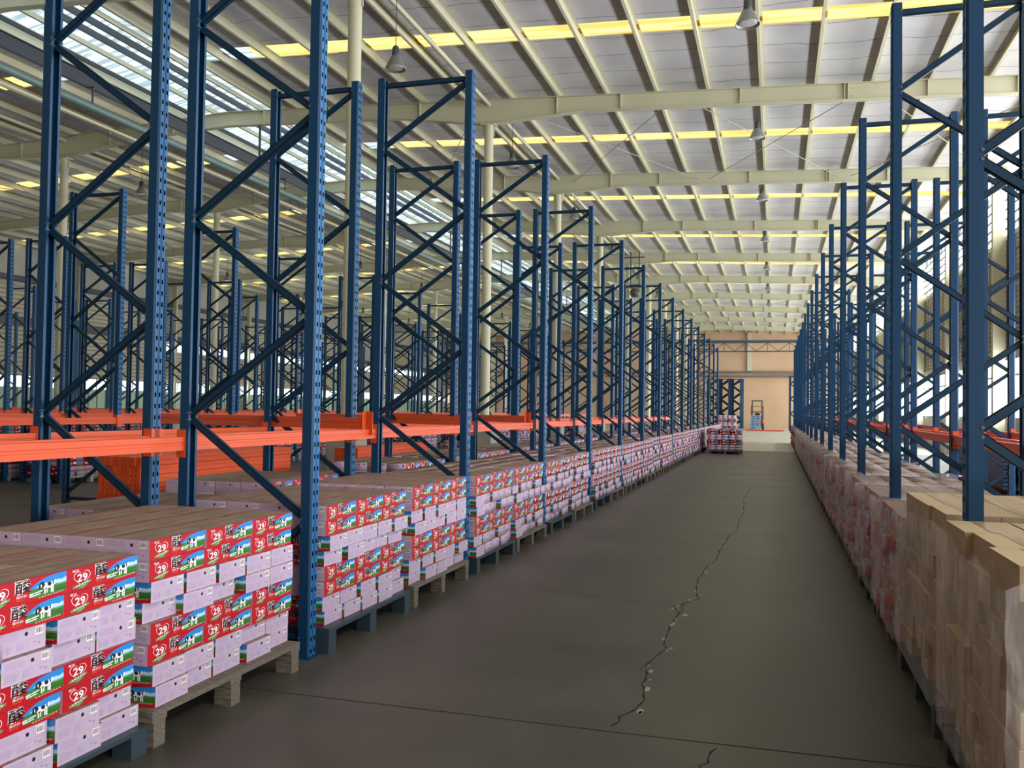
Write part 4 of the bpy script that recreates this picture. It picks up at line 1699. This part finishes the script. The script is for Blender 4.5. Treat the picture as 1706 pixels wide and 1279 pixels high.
bundle(-6.02, 7.45, 9, 11, 'in the near bundle behind the left rack')
bundle(-6.05, 12.3, 7, 10, 'in the farther bundle behind the left rack')
bundle(4.9, 12.6, 8, 5, 'in the bundle beyond the right rack')
ME_SP = None
mb = MB()
mb.box(-.045, .045, -2.3, 2.3, 0, .055)
mb.box(-.045, -.04, -2.3, 2.3, .055, .08)
mb.box(.04, .045, -2.3, 2.3, .055, .08)
ME_SP = mb.mesh('spare_post', [M_BLUE])
for j in range(9):
    for i in range(6):
        o = link('spare_post', ME_SP, None, (5.0 - i * .13, 22.0 + rb.uniform(-.06, .06), .10 + j * .0805))
        tag(o, 'blue spare post in stack beyond right rack, %s layer up, %s from right' % (ordn(j + 1), ordn(i + 1)), 'rack post', 'spare blue posts beyond the right rack')
for k, y in enumerate((20.6, 23.4)):
    mb = MB()
    mb.box(3.9, 5.4, y - .05, y + .05, 0, .10)
    o = link('timber_bearer', mb.mesh('timber_bearer', [M_ORANGE]))
    tag(o, 'orange bearer under the %s end of the blue post stack' % ('near', 'far')[k], 'bearer')

# ------------------------------------------------------------------ far end: spare frames, blue pallet stack, forklift
k = 0
for i in range(18):
    k += 1
    o = dup(frame0, (-5.85 + 1.08 * (i % 3) + .05 * (i // 3), 87.6 + .17 * (i // 3), 0), 0)
    o['label'] = 'spare blue frame left of the forklift, %s stack from the left, %s from the front' % (ordn(i % 3 + 1), ordn(i // 3 + 1))
    o['group'] = 'spare frames by the end wall'
for i in range(4):
    o = dup(frame0, (1.55 + .04 * i, 80.6 + .2 * i, 0), 0)
    o['label'] = 'spare blue frame standing right of the forklift, %s from the front' % ordn(i + 1)
    o['group'] = 'spare frames right of the forklift'
M_PB2 = mat('light_blue_plastic', (0.13, 0.33, 0.55), 0.5)
for j in range(9):
    mb = MB()
    if j == 0:
        for q in range(3):
            mb.box(q * .36, q * .36 + .10, 0, 1.0, 0, .06)
        mb.box(0, .82, 0, 1.0, .06, .135)
        ME_P2 = mb.mesh('plastic_pallet', [M_PB2])
    o = link('plastic_pallet', ME_P2, None, (-2.1 + rb.uniform(-.03, .03), 80.5, j * .1455))
    tag(o, 'light blue plastic pallet in the stack before the forklift, %s from the floor' % ordn(j + 1), 'pallet', 'light blue empty pallets')

fk = thing('forklift', 'orange forklift with dark mast parked before the tan end wall', 'forklift', (-1.62, 84.0, 0))
M_FK = mat('forklift_orange', (0.62, 0.10, 0.03), 0.45)
M_TYRE = mat('tyre_rubber', (0.015, 0.015, 0.015), 0.8)
mb = MB()
mb.box(-.55, .55, 0.2, 1.9, .28, .95)
mb.hexa([(-.5, 1.2, .95), (.5, 1.2, .95), (.5, 2.0, .95), (-.5, 2.0, .95), (-.5, 1.35, 1.25), (.5, 1.35, 1.25), (.45, 1.95, 1.2), (-.45, 1.95, 1.2)])
part('body', mb, [M_FK], fk)
mb = MB()
for sx_ in (-.42, .42):
    mb.bar((sx_, -.05, .15), (sx_, -.05, 2.65), .12, .10)
for zz_ in (2.6, 1.6, .5):
    mb.bar((-.42, -.05, zz_), (.42, -.05, zz_), .08, .10)
part('mast', mb, [M_LAMPDARK], fk)
mb = MB()
for sx_ in (-.52, .52):
    mb.bar((sx_, .4, .95), (sx_, .55, 2.1), .06, .06)
    mb.bar((sx_, 1.6, .95), (sx_, 1.5, 2.1), .06, .06)
    mb.bar((sx_, .5, 2.1), (sx_, 1.55, 2.1), .06, .06)
for q in range(6):
    mb.bar((-.52, .55 + .19 * q, 2.1), (.52, .55 + .19 * q, 2.1), .04, .04)
part('overhead_guard', mb, [M_LAMPDARK], fk)
mb = MB()
mb.box(-.22, .22, .75, 1.2, .95, 1.1)
mb.box(-.22, .22, 1.15, 1.27, 1.1, 1.5)
part('seat', mb, [M_TYRE], fk)
for (wx, wy, r) in ((-.5, .35, .3), (.5, .35, .3), (-.48, 1.6, .24), (.48, 1.6, .24)):
    mb = MB()
    mb.tube((wx - .1, wy, r), (wx + .1, wy, r), r, n=20)
    part('wheel', mb, [M_TYRE], fk, True)
for sx_ in (-.25, .25):
    mb = MB()
    mb.bar((sx_, -.12, .10), (sx_, -1.2, .08), .11, .04)
    mb.bar((sx_, -.12, .08), (sx_, -.12, .6), .11, .04)
    part('fork', mb, [M_LAMPDARK], fk)
# floor level orange beams beside it
for i in range(5):
    o = link('spare_beam', ME_SB, None, (-1.0 + .07 * i, 79.0 + .1 * i, 0.0), (0, 0, R90 + .05 * i - .1))
    o.location.z = .0
    o.location.y = 77.5 + .45 * i
    tag(o, 'orange spare beam lying on the floor before the forklift, %s from the near side' % ordn(i + 1), 'rack beam', 'spare beams on the far floor')
